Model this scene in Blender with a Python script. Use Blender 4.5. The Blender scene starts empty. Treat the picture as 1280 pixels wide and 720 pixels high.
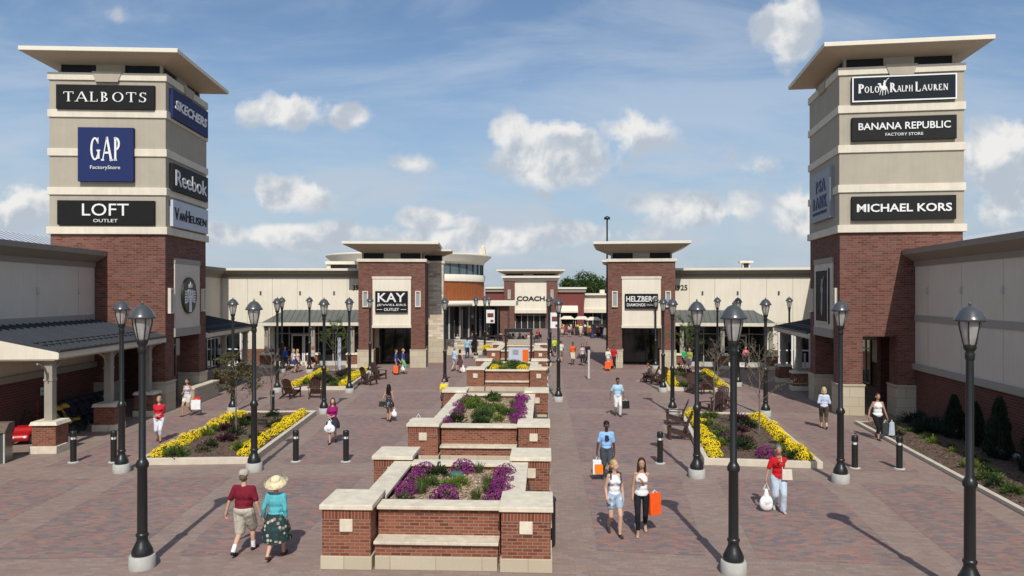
import bpy, bmesh, math, random
from mathutils import Vector, Matrix, Quaternion
R = math.radians
random.seed(11)
C = bpy.context.scene.collection
SC = bpy.context.scene

# ------------------------------------------------------------------ camera, light, exposure
FP, HC, HY, YAW, SPL = 920.0, 5.5, 368.0, R(2.6), R(5.6)
cam = bpy.data.objects.new('camera', bpy.data.cameras.new('camera')); C.objects.link(cam)
cam.location = (0, 0, HC); cam.rotation_euler = (R(90), 0, YAW)
cam.data.sensor_width = 36; cam.data.lens = FP/1280*36
cam.data.shift_y = (HY-360)/1280
cam.data.clip_start = .1; cam.data.clip_end = 4000
SC.camera = cam
SUN_EL, SUN_AZ = R(46), R(5.5)            # sun behind the camera, a little to the right; shadows fall away and left
sd = Vector((math.sin(SUN_AZ)*math.cos(SUN_EL), -math.cos(SUN_AZ)*math.cos(SUN_EL), math.sin(SUN_EL)))
sun = bpy.data.objects.new('sun', bpy.data.lights.new('sun', 'SUN')); C.objects.link(sun)
sun.data.energy = 3.45; sun.data.angle = R(.55); sun.data.color = (1, .955, .88)
sun.rotation_euler = sd.to_track_quat('Z', 'Y').to_euler()
sun.location = (10, -20, 60)
vs = SC.view_settings
vs.view_transform = 'Standard'; vs.look = 'None'; vs.exposure = 0.18; vs.gamma = 1; vs.use_curve_mapping = False

world = bpy.data.worlds.new('World'); SC.world = world; world.use_nodes = True
def build_world():
    nt = world.node_tree; nt.nodes.clear(); N = nt.nodes.new; L = nt.links.new
    def math_(op, a, b=None, c=None, clamp=False):
        n = N('ShaderNodeMath'); n.operation = op; n.use_clamp = clamp
        for i, v in enumerate((a, b, c)):
            if v is None: continue
            if isinstance(v, (int, float)): n.inputs[i].default_value = v
            else: L(v, n.inputs[i])
        return n.outputs[0]
    def smooth(v, a, b):
        n = N('ShaderNodeMapRange'); n.interpolation_type = 'SMOOTHSTEP'
        L(v, n.inputs[0]); n.inputs[1].default_value = a; n.inputs[2].default_value = b
        return n.outputs[0]
    def mix(f, a, b):
        n = N('ShaderNodeMix'); n.data_type = 'RGBA'
        if isinstance(f, (int, float)): n.inputs[0].default_value = f
        else: L(f, n.inputs[0])
        for s, v in ((6, a), (7, b)):
            if isinstance(v, tuple): n.inputs[s].default_value = v+(1,)
            else: L(v, n.inputs[s])
        return n.outputs[2]
    def dot(v, w):
        n = N('ShaderNodeVectorMath'); n.operation = 'DOT_PRODUCT'; L(v, n.inputs[0]); n.inputs[1].default_value = w
        return n.outputs['Value']
    def noise(vec, scale, detail, rough, dist=0):
        n = N('ShaderNodeTexNoise'); L(vec, n.inputs['Vector']); n.inputs['Scale'].default_value = scale
        n.inputs['Detail'].default_value = detail; n.inputs['Roughness'].default_value = rough; n.inputs['Distortion'].default_value = dist
        return n.outputs[0]
    tc = N('ShaderNodeTexCoord').outputs['Generated']
    sky = N('ShaderNodeTexSky'); sky.sky_type = 'NISHITA'; sky.sun_disc = False
    sky.sun_elevation = SUN_EL; sky.sun_rotation = math.pi-SUN_AZ
    sky.air_density = 1.0; sky.dust_density = 1.2; sky.ozone_density = 1.6
    a = dot(tc, (math.cos(YAW), math.sin(YAW), 0)); b = dot(tc, (-math.sin(YAW), math.cos(YAW), 0)); c = dot(tc, (0, 0, 1))
    bs = math_('MAXIMUM', math_('ABSOLUTE', b), .05)
    U = math_('DIVIDE', a, bs); V = math_('DIVIDE', c, bs)
    cmb = N('ShaderNodeCombineXYZ'); L(U, cmb.inputs[0]); L(V, cmb.inputs[1]); L(math_('MULTIPLY', math_('SIGN', b), 3.0), cmb.inputs[2])
    P = cmb.outputs[0]
    n1 = noise(P, 13, 8, .58, .25)
    n2 = noise(P, 4.5, 5, .55, .2)
    # individual cumulus clouds: centre and half size as tangents of azimuth and elevation
    blobs = [(345,139,64,26,1), (440,146,36,18,.7), (690,195,84,44,1.12), (640,168,34,30,.9), (738,222,36,20,.7), (795,166,66,34,.62), (985,40,42,40,1.0), (1250,196,58,52,1.1),
             (352,246,60,26,.95), (540,272,50,16,.8), (330,292,90,18,.75), (520,205,46,16,.5), (150,22,16,12,.4), (880,258,100,26,.8), (1000,265,45,36,1.0), (1265,250,50,30,.8),
             (30,262,56,28,1.0), (600,300,150,16,.7), (195,38,34,14,.35), (440,290,60,18,.7), (720,290,90,16,.6), (930,210,60,20,.35), (1100,250,90,40,.7), (860,185,50,16,.3)]
    m = None; hgt = None
    for i, (px, py, rx, ry, k) in enumerate(blobs):
        sx, sy = FP/(rx*1.36), FP/(ry*1.36)
        n = N('ShaderNodeVectorMath'); n.operation = 'MULTIPLY_ADD'; L(P, n.inputs[0]); n.inputs[1].default_value = (sx, sy, 0); n.inputs[2].default_value = (-(px-640)/FP*sx, -(HY-py)/FP*sy, 0)
        ln = N('ShaderNodeVectorMath'); ln.operation = 'LENGTH'; L(n.outputs[0], ln.inputs[0])
        q = math_('MULTIPLY_ADD', ln.outputs['Value'], -k, k)
        m = q if m is None else math_('MAXIMUM', m, q)
        if i in (0, 2, 5, 6, 7, 8, 16):
            sp = N('ShaderNodeSeparateXYZ'); L(n.outputs[0], sp.inputs[0])
            hh = math_('MULTIPLY', smooth(q, -.1, .25), sp.outputs[1])
            hgt = hh if hgt is None else math_('ADD', hgt, hh)
    front = math_('GREATER_THAN', b, 0.05)
    m = math_('MULTIPLY_ADD', m, front, math_('MULTIPLY_ADD', front, .15, -.15))
    low = math_('MULTIPLY', smooth(V, .15, .02), .22)
    dens = math_('ADD', math_('ADD', math_('MULTIPLY_ADD', m, 1.15, -.36), low), math_('ADD', math_('MULTIPLY_ADD', n1, 1.9, -.95), math_('MULTIPLY_ADD', n2, 1.1, -.55)))
    al = math_('MULTIPLY', smooth(dens, -.10, .24), .95)
    # thin high streaks and a pale broken veil low down
    mp = N('ShaderNodeMapping'); L(P, mp.inputs[0]); mp.inputs['Rotation'].default_value = (0, 0, R(-24)); mp.inputs['Scale'].default_value = (1.1, 4.2, 1)
    st = math_('MULTIPLY', smooth(noise(mp.outputs[0], 2.2, 7, .6, .5), .38, .72), .46)
    mp3 = N('ShaderNodeMapping'); L(P, mp3.inputs[0]); mp3.inputs['Scale'].default_value = (1, 3.0, 1); mp3.inputs['Location'].default_value = (3.3, 1.2, 0)
    veil = math_('MULTIPLY', smooth(noise(mp3.outputs[0], 7, 7, .6, .3), .40, .62), math_('MULTIPLY', smooth(V, .27, .06), .8))
    mp2 = N('ShaderNodeMapping'); L(P, mp2.inputs[0]); mp2.inputs['Location'].default_value = (.012, -.022, 0)
    n1b = noise(mp2.outputs[0], 13, 4, .55, .25)
    lit = math_('ADD', math_('MULTIPLY', hgt, .42), math_('MULTIPLY', math_('SUBTRACT', n1b, n1), 2.6))
    ccol = mix(smooth(lit, -.34, .38), (3.9, 4.35, 4.95), (7.0, 6.9, 6.7))
    hs = N('ShaderNodeHueSaturation'); hs.inputs['Saturation'].default_value = 1.08; hs.inputs['Value'].default_value = .96; L(sky.outputs[0], hs.inputs['Color'])
    base = hs.outputs[0]
    horizon = mix(math_('MULTIPLY', smooth(V, .36, .02), .70), base, (3.0, 3.85, 4.95))
    c0 = mix(st, horizon, (4.6, 5.2, 6.0))
    c1 = mix(veil, c0, (4.25, 4.7, 5.3))
    c2 = mix(al, c1, ccol)
    bg = N('ShaderNodeBackground'); L(c2, bg.inputs[0]); bg.inputs[1].default_value = .11
    out = N('ShaderNodeOutputWorld'); L(bg.outputs[0], out.inputs[0])
build_world()
world.cycles.sampling_method = 'MANUAL'; world.cycles.sample_map_resolution = 256

# ------------------------------------------------------------------ helpers
def G(px, py, z=0.0, d=None):
    """a point of the place, from where it is seen on the photograph (z metres up, or d metres away)"""
    if d is None: d = (HC-z)*FP/(py-HY)
    xc = (px-640)/FP*d
    return Vector((xc*math.cos(YAW)-d*math.sin(YAW), xc*math.sin(YAW)+d*math.cos(YAW), z))
OR_ = {1: Vector((13.39, 34.15, 0)), -1: Vector((-17.75, 33.63, 0))}
def W(s, u, v, z=0.0):
    """frame of the right (s=1) or left (s=-1) row of shops: u outward, v away"""
    o = OR_[s]
    return Vector((o.x+s*math.cos(SPL)*u+s*math.sin(SPL)*v, o.y-math.sin(SPL)*u+math.cos(SPL)*v, z))
def ROT(s): return -s*SPL

class MB:
    def __init__(self): self.v = []; self.f = []; self.sm = []
    def add(self, vs, fs, sm=False):
        n = len(self.v); self.v += [tuple(p) for p in vs]
        for f in fs: self.f.append(tuple(i+n for i in f)); self.sm.append(sm)
        return self
    def box(self, x0, x1, y0, y1, z0, z1, M=None):
        x0, x1 = sorted((x0, x1)); y0, y1 = sorted((y0, y1)); z0, z1 = sorted((z0, z1))
        vs = [Vector(p) for p in ((x0,y0,z0),(x1,y0,z0),(x1,y1,z0),(x0,y1,z0),(x0,y0,z1),(x1,y0,z1),(x1,y1,z1),(x0,y1,z1))]
        if M: vs = [M @ p for p in vs]
        return self.add(vs, [(0,3,2,1),(4,5,6,7),(0,1,5,4),(1,2,6,5),(2,3,7,6),(3,0,4,7)])
    def frust(self, r0, z0, r1, z1):
        """r = (x0,x1,y0,y1)"""
        a, b = r0, r1
        vs = [(a[0],a[2],z0),(a[1],a[2],z0),(a[1],a[3],z0),(a[0],a[3],z0),(b[0],b[2],z1),(b[1],b[2],z1),(b[1],b[3],z1),(b[0],b[3],z1)]
        return self.add(vs, [(0,3,2,1),(4,5,6,7),(0,1,5,4),(1,2,6,5),(2,3,7,6),(3,0,4,7)])
    def prism(self, pts, axis, a, b):
        """polygon pts in the other two axes, extruded along axis from a to b"""
        n = len(pts)
        def P(p, t): return (t, p[0], p[1]) if axis == 'x' else (p[0], t, p[1]) if axis == 'y' else (p[0], p[1], t)
        vs = [P(p, a) for p in pts]+[P(p, b) for p in pts]
        return self.add(vs, [tuple(range(n))[::-1], tuple(range(n, 2*n))]+[(i, (i+1) % n, n+(i+1) % n, n+i) for i in range(n)])
    def tube(self, p0, p1, r0, r1=None, n=8, caps=True, sm=True):
        p0, p1 = Vector(p0), Vector(p1); r1 = r0 if r1 is None else r1
        d = (p1-p0); q = d.to_track_quat('Z', 'Y') if d.length > 1e-6 else Quaternion()
        vs = []
        for p, r in ((p0, r0), (p1, r1)):
            for i in range(n):
                a = 2*math.pi*i/n; vs.append(p+q @ Vector((math.cos(a)*r, math.sin(a)*r, 0)))
        self.add(vs, [(i, (i+1) % n, n+(i+1) % n, n+i) for i in range(n)], sm)
        if caps: self.add(vs, [tuple(range(n))[::-1], tuple(range(n, 2*n))])
        return self
    def beam(self, p0, p1, w, h):
        p0, p1 = Vector(p0), Vector(p1); d = (p1-p0).normalized()
        s = d.cross(Vector((0, 0, 1))); s = Vector((1, 0, 0)) if s.length < 1e-3 else s.normalized(); t = s.cross(d)
        vs = [p+s*a*w/2+t*b*h/2 for p in (p0, p1) for a, b in ((-1,-1),(1,-1),(1,1),(-1,1))]
        return self.add(vs, [(0,1,2,3)[::-1],(4,5,6,7),(0,1,5,4),(1,2,6,5),(2,3,7,6),(3,0,4,7)])
    def lathe(self, prof, n=20, c=(0,0,0), sx=1, sy=1, sm=True):
        vs = []; fs = []
        for r, z in prof:
            for i in range(n):
                a = 2*math.pi*i/n; vs.append((c[0]+math.cos(a)*r*sx, c[1]+math.sin(a)*r*sy, c[2]+z))
        for k in range(len(prof)-1):
            for i in range(n): fs.append((k*n+i, k*n+(i+1) % n, (k+1)*n+(i+1) % n, (k+1)*n+i))
        self.add(vs, fs, sm)
        m = len(prof)-1
        self.add([vs[i] for i in range(n)], [tuple(range(n))[::-1]]); self.add([vs[m*n+i] for i in range(n)], [tuple(range(n))])
        return self
    def ell(self, c, r, n=12, m=8, q=None):
        c = Vector(c); vs = [c+(q @ Vector((0,0,-r[2])) if q else Vector((0,0,-r[2])))]; fs = []
        for j in range(1, m):
            t = -math.pi/2+math.pi*j/m
            for i in range(n):
                a = 2*math.pi*i/n; p = Vector((math.cos(a)*math.cos(t)*r[0], math.sin(a)*math.cos(t)*r[1], math.sin(t)*r[2]))
                vs.append(c+(q @ p if q else p))
        top = Vector((0,0,r[2])); vs.append(c+(q @ top if q else top)); T = len(vs)-1
        for i in range(n): fs.append((0, 1+(i+1) % n, 1+i)); fs.append((T, T-n+i, T-n+(i+1) % n))
        for j in range(m-2):
            for i in range(n): a = 1+j*n; fs.append((a+i, a+(i+1) % n, a+n+(i+1) % n, a+n+i))
        return self.add(vs, fs, True)
    def cap(self, p0, r0, p1, r1, n=10):
        """rounded cone"""
        p0, p1 = Vector(p0), Vector(p1); d = p1-p0
        if d.length < 1e-5: return self.ell(p0, (r0,)*3)
        q = d.to_track_quat('Z', 'Y'); L = d.length; prof = []
        for k in range(5): t = -math.pi/2+math.pi/2*k/4; prof.append((max(r0*math.cos(t), .0005), r0*math.sin(t)))
        for k in range(5): t = math.pi/2*k/4; prof.append((max(r1*math.cos(t), .0005), L+r1*math.sin(t)))
        vs = []; fs = []
        for r, z in prof:
            for i in range(n): a = 2*math.pi*i/n; vs.append(p0+q @ Vector((math.cos(a)*r, math.sin(a)*r, z)))
        for k in range(len(prof)-1):
            for i in range(n): fs.append((k*n+i, k*n+(i+1) % n, (k+1)*n+(i+1) % n, (k+1)*n+i))
        fs += [tuple(range(n))[::-1], tuple(range(len(vs)-n, len(vs)))]
        return self.add(vs, fs, True)
    def join(self, o, M=None):
        return self.add([(M @ Vector(p)) for p in o.v] if M else o.v, o.f) if False else self._join(o, M)
    def _join(self, o, M):
        n = len(self.v); self.v += [tuple(M @ Vector(p)) if M else p for p in o.v]
        self.f += [tuple(i+n for i in f) for f in o.f]; self.sm += o.sm; return self
    def mesh(self, name, mat=None, fix=True):
        me = bpy.data.meshes.new(name); me.from_pydata(self.v, [], self.f)
        me.polygons.foreach_set('use_smooth', self.sm)
        if fix:
            bm = bmesh.new(); bm.from_mesh(me); bmesh.ops.recalc_face_normals(bm, faces=bm.faces); bm.to_mesh(me); bm.free()
        if mat: me.materials.append(mat)
        box_uv(me); return me
    def build(self, name, mat, parent=None, fix=True, bevel=0):
        o = bpy.data.objects.new(name, self.mesh(name, mat, fix)); C.objects.link(o)
        if parent: o.parent = parent
        if bevel:
            b = o.modifiers.new('bevel', 'BEVEL'); b.width = bevel; b.segments = 2; b.limit_method = 'ANGLE'
        return o
def parts(mb, name, mat, parent, per=8):
    """every box of mb as a part of its own"""
    nf = 6
    for k in range(len(mb.v)//per):
        q = MB(); q.add(mb.v[k*per:(k+1)*per], [tuple(i-k*per for i in f) for f in mb.f[k*nf:(k+1)*nf]]); q.build(name, mat, parent)
def box_uv(me):
    uv = me.uv_layers.new(name='UVMap').data; V = me.vertices
    for p in me.polygons:
        n = p.normal; a = abs(n.x), abs(n.y), abs(n.z)
        for li in p.loop_indices:
            c = V[me.loops[li].vertex_index].co
            uv[li].uv = (c.x, c.y) if a[2] > .8 else ((c.y, c.z) if a[0] > a[1] else (c.x, c.z))
def tag(o, label=None, cat=None, group=None, kind=None):
    for k, v in (('label', label), ('category', cat), ('group', group), ('kind', kind)):
        if v: o[k] = v
    return o
def thing(name, label, cat, loc, rz=0, group=None):
    o = bpy.data.objects.new(name, None); o.empty_display_size = .3; C.objects.link(o)
    o.location = loc; o.rotation_euler = (0, 0, rz); return tag(o, label, cat, group)
def kids(o): return [c for c in C.objects if c.parent == o]
TREE = {}
def dup(root, loc, rz, label=None, group=None, scale=1):
    """a copy of a thing, its parts and their sub-parts"""
    def tree(o):
        k = o.name
        if k not in TREE: TREE[k] = [c for c in C.objects if c.parent == o]
        return TREE[k]
    def cp(o, par):
        c = o.copy(); C.objects.link(c); c.parent = par
        for ch in tree(o): cp(ch, c)
        return c
    r = cp(root, None); r.location = loc; r.rotation_euler = (0, 0, rz); r.scale = (scale,)*3
    return tag(r, label, None, group)

# ------------------------------------------------------------------ materials
M = {}
def nodes(name):
    m = bpy.data.materials.new(name); m.use_nodes = True; nt = m.node_tree
    b = nt.nodes['Principled BSDF']; M[name] = m
    return m, nt, b
def ramp(nt, fac, stops, interp='LINEAR'):
    r = nt.nodes.new('ShaderNodeValToRGB'); nt.links.new(fac, r.inputs[0]); e = r.color_ramp.elements; r.color_ramp.interpolation = interp
    while len(e) < len(stops): e.new(.5)
    for i, (p, c) in enumerate(stops): e[i].position = p; e[i].color = tuple(c)+(1,) if not isinstance(c, float) else (c, c, c, 1)
    return r.outputs[0]
def mixc(nt, f, a, b, mode='MIX'):
    n = nt.nodes.new('ShaderNodeMix'); n.data_type = 'RGBA'; n.blend_type = mode
    for s, v in ((0, f), (6, a), (7, b)):
        if isinstance(v, (int, float)): n.inputs[s].default_value = v
        elif isinstance(v, tuple): n.inputs[s].default_value = v+(1,)
        else: nt.links.new(v, n.inputs[s])
    return n.outputs[2]
def noise_(nt, vec, scale, detail=4, rough=.6):
    n = nt.nodes.new('ShaderNodeTexNoise'); n.inputs['Scale'].default_value = scale; n.inputs['Detail'].default_value = detail; n.inputs['Roughness'].default_value = rough
    nt.links.new(vec, n.inputs['Vector']); return n.outputs[0]
def coord(nt, which='Object'): return nt.nodes.new('ShaderNodeTexCoord').outputs[which]
def bump(nt, b, h, strength=.3, dist=.01):
    n = nt.nodes.new('ShaderNodeBump'); n.inputs['Strength'].default_value = strength; n.inputs['Distance'].default_value = dist
    nt.links.new(h, n.inputs['Height']); nt.links.new(n.outputs[0], b.inputs['Normal'])
def plain(name, col, rough=.6, metal=0, var=.12, scale=3, spec=.4, bmp=0, coat=0, streak=0):
    m, nt, b = nodes(name)
    co = coord(nt); n = noise_(nt, co, scale, 5)
    c = ramp(nt, n, [(.3, tuple(x*(1-var) for x in col)), (.7, tuple(min(1, x*(1+var)) for x in col))])
    if streak:      # rain streaks and slow weathering
        mp = nt.nodes.new('ShaderNodeMapping'); nt.links.new(co, mp.inputs[0]); mp.inputs['Scale'].default_value = (3.2, 3.2, .22)
        c = mixc(nt, 1, c, ramp(nt, noise_(nt, mp.outputs[0], 1.6, 7, .7), [(.32, (1-streak,)*3), (.6, (1.0,)*3)]), 'MULTIPLY')
        c = mixc(nt, 1, c, ramp(nt, noise_(nt, co, .5, 5, .65), [(.3, (1-streak*.7,)*3), (.6, (1.0,)*3)]), 'MULTIPLY')
    nt.links.new(c, b.inputs['Base Color']); b.inputs['Roughness'].default_value = rough; b.inputs['Metallic'].default_value = metal
    b.inputs['Specular IOR Level'].default_value = spec; b.inputs['Coat Weight'].default_value = coat
    if bmp: bump(nt, b, noise_(nt, co, scale*12, 3), bmp, .01)
    return m
def brick(name, cols, mortar, bw=.203, rh=.0677, mort=.010, soldier=False, dirt=.2, rough=.85, offset=.5):
    m, nt, b = nodes(name); uv = coord(nt, 'UV')
    t = nt.nodes.new('ShaderNodeTexBrick'); nt.links.new(uv, t.inputs['Vector'])
    t.inputs['Scale'].default_value = 1; t.inputs['Brick Width'].default_value = bw; t.inputs['Row Height'].default_value = rh
    t.inputs['Mortar Size'].default_value = mort; t.inputs['Mortar Smooth'].default_value = .3; t.inputs['Bias'].default_value = 0; t.offset = offset
    t.inputs['Color1'].default_value = (0, 0, 0, 1); t.inputs['Color2'].default_value = (1, 1, 1, 1); t.inputs['Mortar'].default_value = (.5, .5, .5, 1)
    c = ramp(nt, t.outputs['Color'], [(i/(len(cols)-1), k) for i, k in enumerate(cols)])
    big = noise_(nt, uv, .6, 5); c = mixc(nt, .65, c, ramp(nt, big, [(.3, (1-dirt*1.2,)*3), (.7, (1.0,)*3)]), 'MULTIPLY')
    fine = noise_(nt, uv, 35, 3); c = mixc(nt, .5, c, ramp(nt, fine, [(.3, (.75,)*3), (.7, (1.0,)*3)]), 'MULTIPLY')
    c = mixc(nt, t.outputs['Fac'], c, mortar); nt.links.new(c, b.inputs['Base Color']); b.inputs['Roughness'].default_value = rough
    b.inputs['Specular IOR Level'].default_value = .25
    inv = nt.nodes.new('ShaderNodeMath'); inv.operation = 'SUBTRACT'; inv.inputs[0].default_value = 1; nt.links.new(t.outputs['Fac'], inv.inputs[1])
    bump(nt, b, inv.outputs[0], .5, .006); return m
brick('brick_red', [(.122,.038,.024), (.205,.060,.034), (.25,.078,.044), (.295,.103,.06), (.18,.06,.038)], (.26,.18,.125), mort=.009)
brick('brick_tower', [(.122,.044,.031), (.163,.060,.043), (.19,.073,.053), (.225,.097,.072), (.137,.064,.052), (.195,.104,.084)], (.185,.115,.088), bw=.30, rh=.1, mort=.012)
brick('brick_soldier', [(.135,.036,.021), (.225,.058,.031), (.275,.076,.040), (.20,.058,.035)], (.26,.18,.125), bw=.0677, rh=.2, mort=.009, offset=0)
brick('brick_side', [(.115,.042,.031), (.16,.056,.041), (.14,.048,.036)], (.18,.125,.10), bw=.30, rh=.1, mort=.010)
brick('stone_block', [(.50,.43,.31), (.54,.47,.35), (.57,.50,.375)], (.33,.28,.21), bw=.80, rh=.42, mort=.012, dirt=.12)
brick('stone_course', [(.50,.43,.31), (.54,.47,.35), (.57,.50,.375)], (.36,.31,.23), bw=.92, rh=.9, mort=.012, dirt=.15, offset=0)
brick('ledge_stone', [(.58,.48,.34), (.75,.69,.56), (.48,.37,.25), (.80,.75,.63), (.62,.50,.33)], (.42,.36,.28), bw=.62, rh=.19, mort=.012)
plain('coping', (.69,.62,.48), .8, var=.09, scale=4, bmp=.25, streak=.16)
plain('coping_dirty', (.66,.585,.45), .8, var=.12, scale=5, streak=.22)
plain('stucco', (.405,.362,.285), .9, var=.05, scale=1.1, bmp=.15, streak=.07)
plain('band', (.69,.63,.51), .85, var=.04, scale=2, streak=.10)
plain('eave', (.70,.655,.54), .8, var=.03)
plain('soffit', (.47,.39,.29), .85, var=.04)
plain('wall_cream', (.75,.69,.56), .9, var=.03, scale=.7, streak=.08)
plain('wall_grey', (.66,.585,.48), .9, var=.04, scale=.7, streak=.06)
plain('wall_trim', (.34,.31,.265), .85, var=.04)
plain('cornice', (.27,.235,.19), .85, var=.05)
plain('wall_red', (.17,.045,.038), .85, var=.06)
plain('concrete', (.42,.42,.385), .85, var=.12, scale=6, bmp=.2)
plain('kerb', (.56,.50,.40), .85, var=.1, scale=3, bmp=.15)
plain('post_black', (.016,.018,.018), .32, var=.1, spec=.5)
plain('cap_grey', (.055,.06,.063), .28, var=.08, spec=.6, coat=.3)
plain('frame_dark', (.05,.045,.04), .4)
plain('alu', (.48,.47,.43), .4)
plain('white', (.74,.74,.72), .5, var=.03)
plain('black', (.018,.018,.018), .5)
plain('sign_black', (.009,.009,.009), .6, spec=.2)
plain('sign_navy', (.022,.035,.115), .45, var=.03)
plain('sign_blue', (.014,.026,.105), .6, var=.03, spec=.2)
plain('sign_dkgreen', (.006,.012,.018), .6, var=.03, spec=.2)
plain('window_black', (.012,.013,.014), .5, spec=.2)
plain('sign_charcoal', (.014,.014,.014), .6, spec=.2)
plain('sign_pale', (.48,.52,.58), .5, var=.03)
plain('sign_grey', (.27,.29,.32), .55, var=.03)
plain('emblem_green', (.012,.035,.025), .4, var=.03)
plain('column', (.32,.29,.24), .8, var=.05)
plain('mulch', (.115,.075,.052), .95, var=.6, scale=26, bmp=.8)
plain('mulch_tan', (.36,.26,.165), .95, var=.6, scale=34, bmp=.8)
plain('adirondack', (.055,.026,.020), .5, var=.2, scale=9)
plain('bark', (.13,.095,.07), .9, var=.3, scale=15)
plain('trunk_grey', (.16,.13,.105), .9, var=.2, scale=15)
plain('plastic_red', (.38,.010,.013), .3, var=.05)
plain('plastic_yellow', (.42,.30,.02), .4, var=.05)
plain('tyre', (.015,.015,.015), .7)
plain('dark_fabric', (.02,.022,.03), .85)
plain('wood_panel', (.27,.080,.022), .6, var=.12, scale=2)
plain('metal_grey', (.3,.31,.31), .35, metal=.4)
def leafmat(name, a, b_, rough=.6, trans=.25):
    m, nt, b = nodes(name); info = nt.nodes.new('ShaderNodeNewGeometry')
    c = ramp(nt, info.outputs['Random Per Island'], [(0, a), (1, b_)]); nt.links.new(c, b.inputs['Base Color'])
    b.inputs['Roughness'].default_value = rough; b.inputs['Specular IOR Level'].default_value = .2
    tr = nt.nodes.new('ShaderNodeBsdfTranslucent'); nt.links.new(c, tr.inputs[0]); mx = nt.nodes.new('ShaderNodeMixShader'); mx.inputs[0].default_value = trans
    nt.links.new(b.outputs[0], mx.inputs[1]); nt.links.new(tr.outputs[0], mx.inputs[2]); nt.links.new(mx.outputs[0], nt.nodes['Material Output'].inputs[0]); return m
leafmat('leaf_green', (.045,.085,.02), (.12,.17,.04))
leafmat('leaf_lime', (.10,.15,.025), (.20,.26,.05))
leafmat('leaf_dark', (.018,.038,.014), (.045,.075,.025))
leafmat('leaf_olive', (.07,.075,.03), (.17,.15,.06))
leafmat('leaf_tree', (.022,.055,.015), (.075,.12,.03))
leafmat('leaf_ever', (.012,.026,.018), (.035,.055,.035))
leafmat('bloom_yellow', (.78,.50,.012), (.95,.78,.03), trans=.1)
leafmat('bloom_purple', (.12,.008,.085), (.27,.03,.20), trans=.1)
leafmat('bloom_plum', (.06,.012,.05), (.15,.025,.11), trans=.1)
leafmat('leaf_plum', (.035,.012,.018), (.09,.028,.04), trans=.1)
leafmat('grass_straw', (.16,.17,.06), (.36,.32,.15))
def cloth(name, col, rough=.85, var=.08):
    if name in M: return M[name]
    m = plain(name, col, rough, var=var, scale=7, spec=.2)
    if name.startswith('cloth_'):   # soft folds
        nt = m.node_tree; mp = nt.nodes.new('ShaderNodeMapping'); nt.links.new(coord(nt), mp.inputs[0]); mp.inputs['Scale'].default_value = (9, 9, 4)
        bump(nt, nt.nodes['Principled BSDF'], noise_(nt, mp.outputs[0], 1.3, 4, .6), .9, .05)
    return m
def glassmat(name, col, rough=.06):
    m, nt, b = nodes(name); b.inputs['Base Color'].default_value = col+(1,); b.inputs['Roughness'].default_value = rough
    b.inputs['Specular IOR Level'].default_value = .6; return m
glassmat('glass_dark', (.018,.02,.02)); glassmat('glass_blue', (.10,.14,.16), .12)
m, nt, b = nodes('lantern_glass')
b.inputs['Base Color'].default_value = (.52,.50,.46,1); b.inputs['Roughness'].default_value = .35; b.inputs['Alpha'].default_value = .72; b.inputs['Transmission Weight'].default_value = .2
# standing seam metal: seams are geometry; faint variation only
plain('metal_roof', (.042,.050,.062), .55, metal=.0, var=.1, scale=1.2, spec=.5)
plain('metal_roof_green', (.095,.105,.10), .5, metal=.0, var=.1, scale=1.2, spec=.5)
plain('roof_blue', (.06,.09,.17), .5, var=.1)
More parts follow.
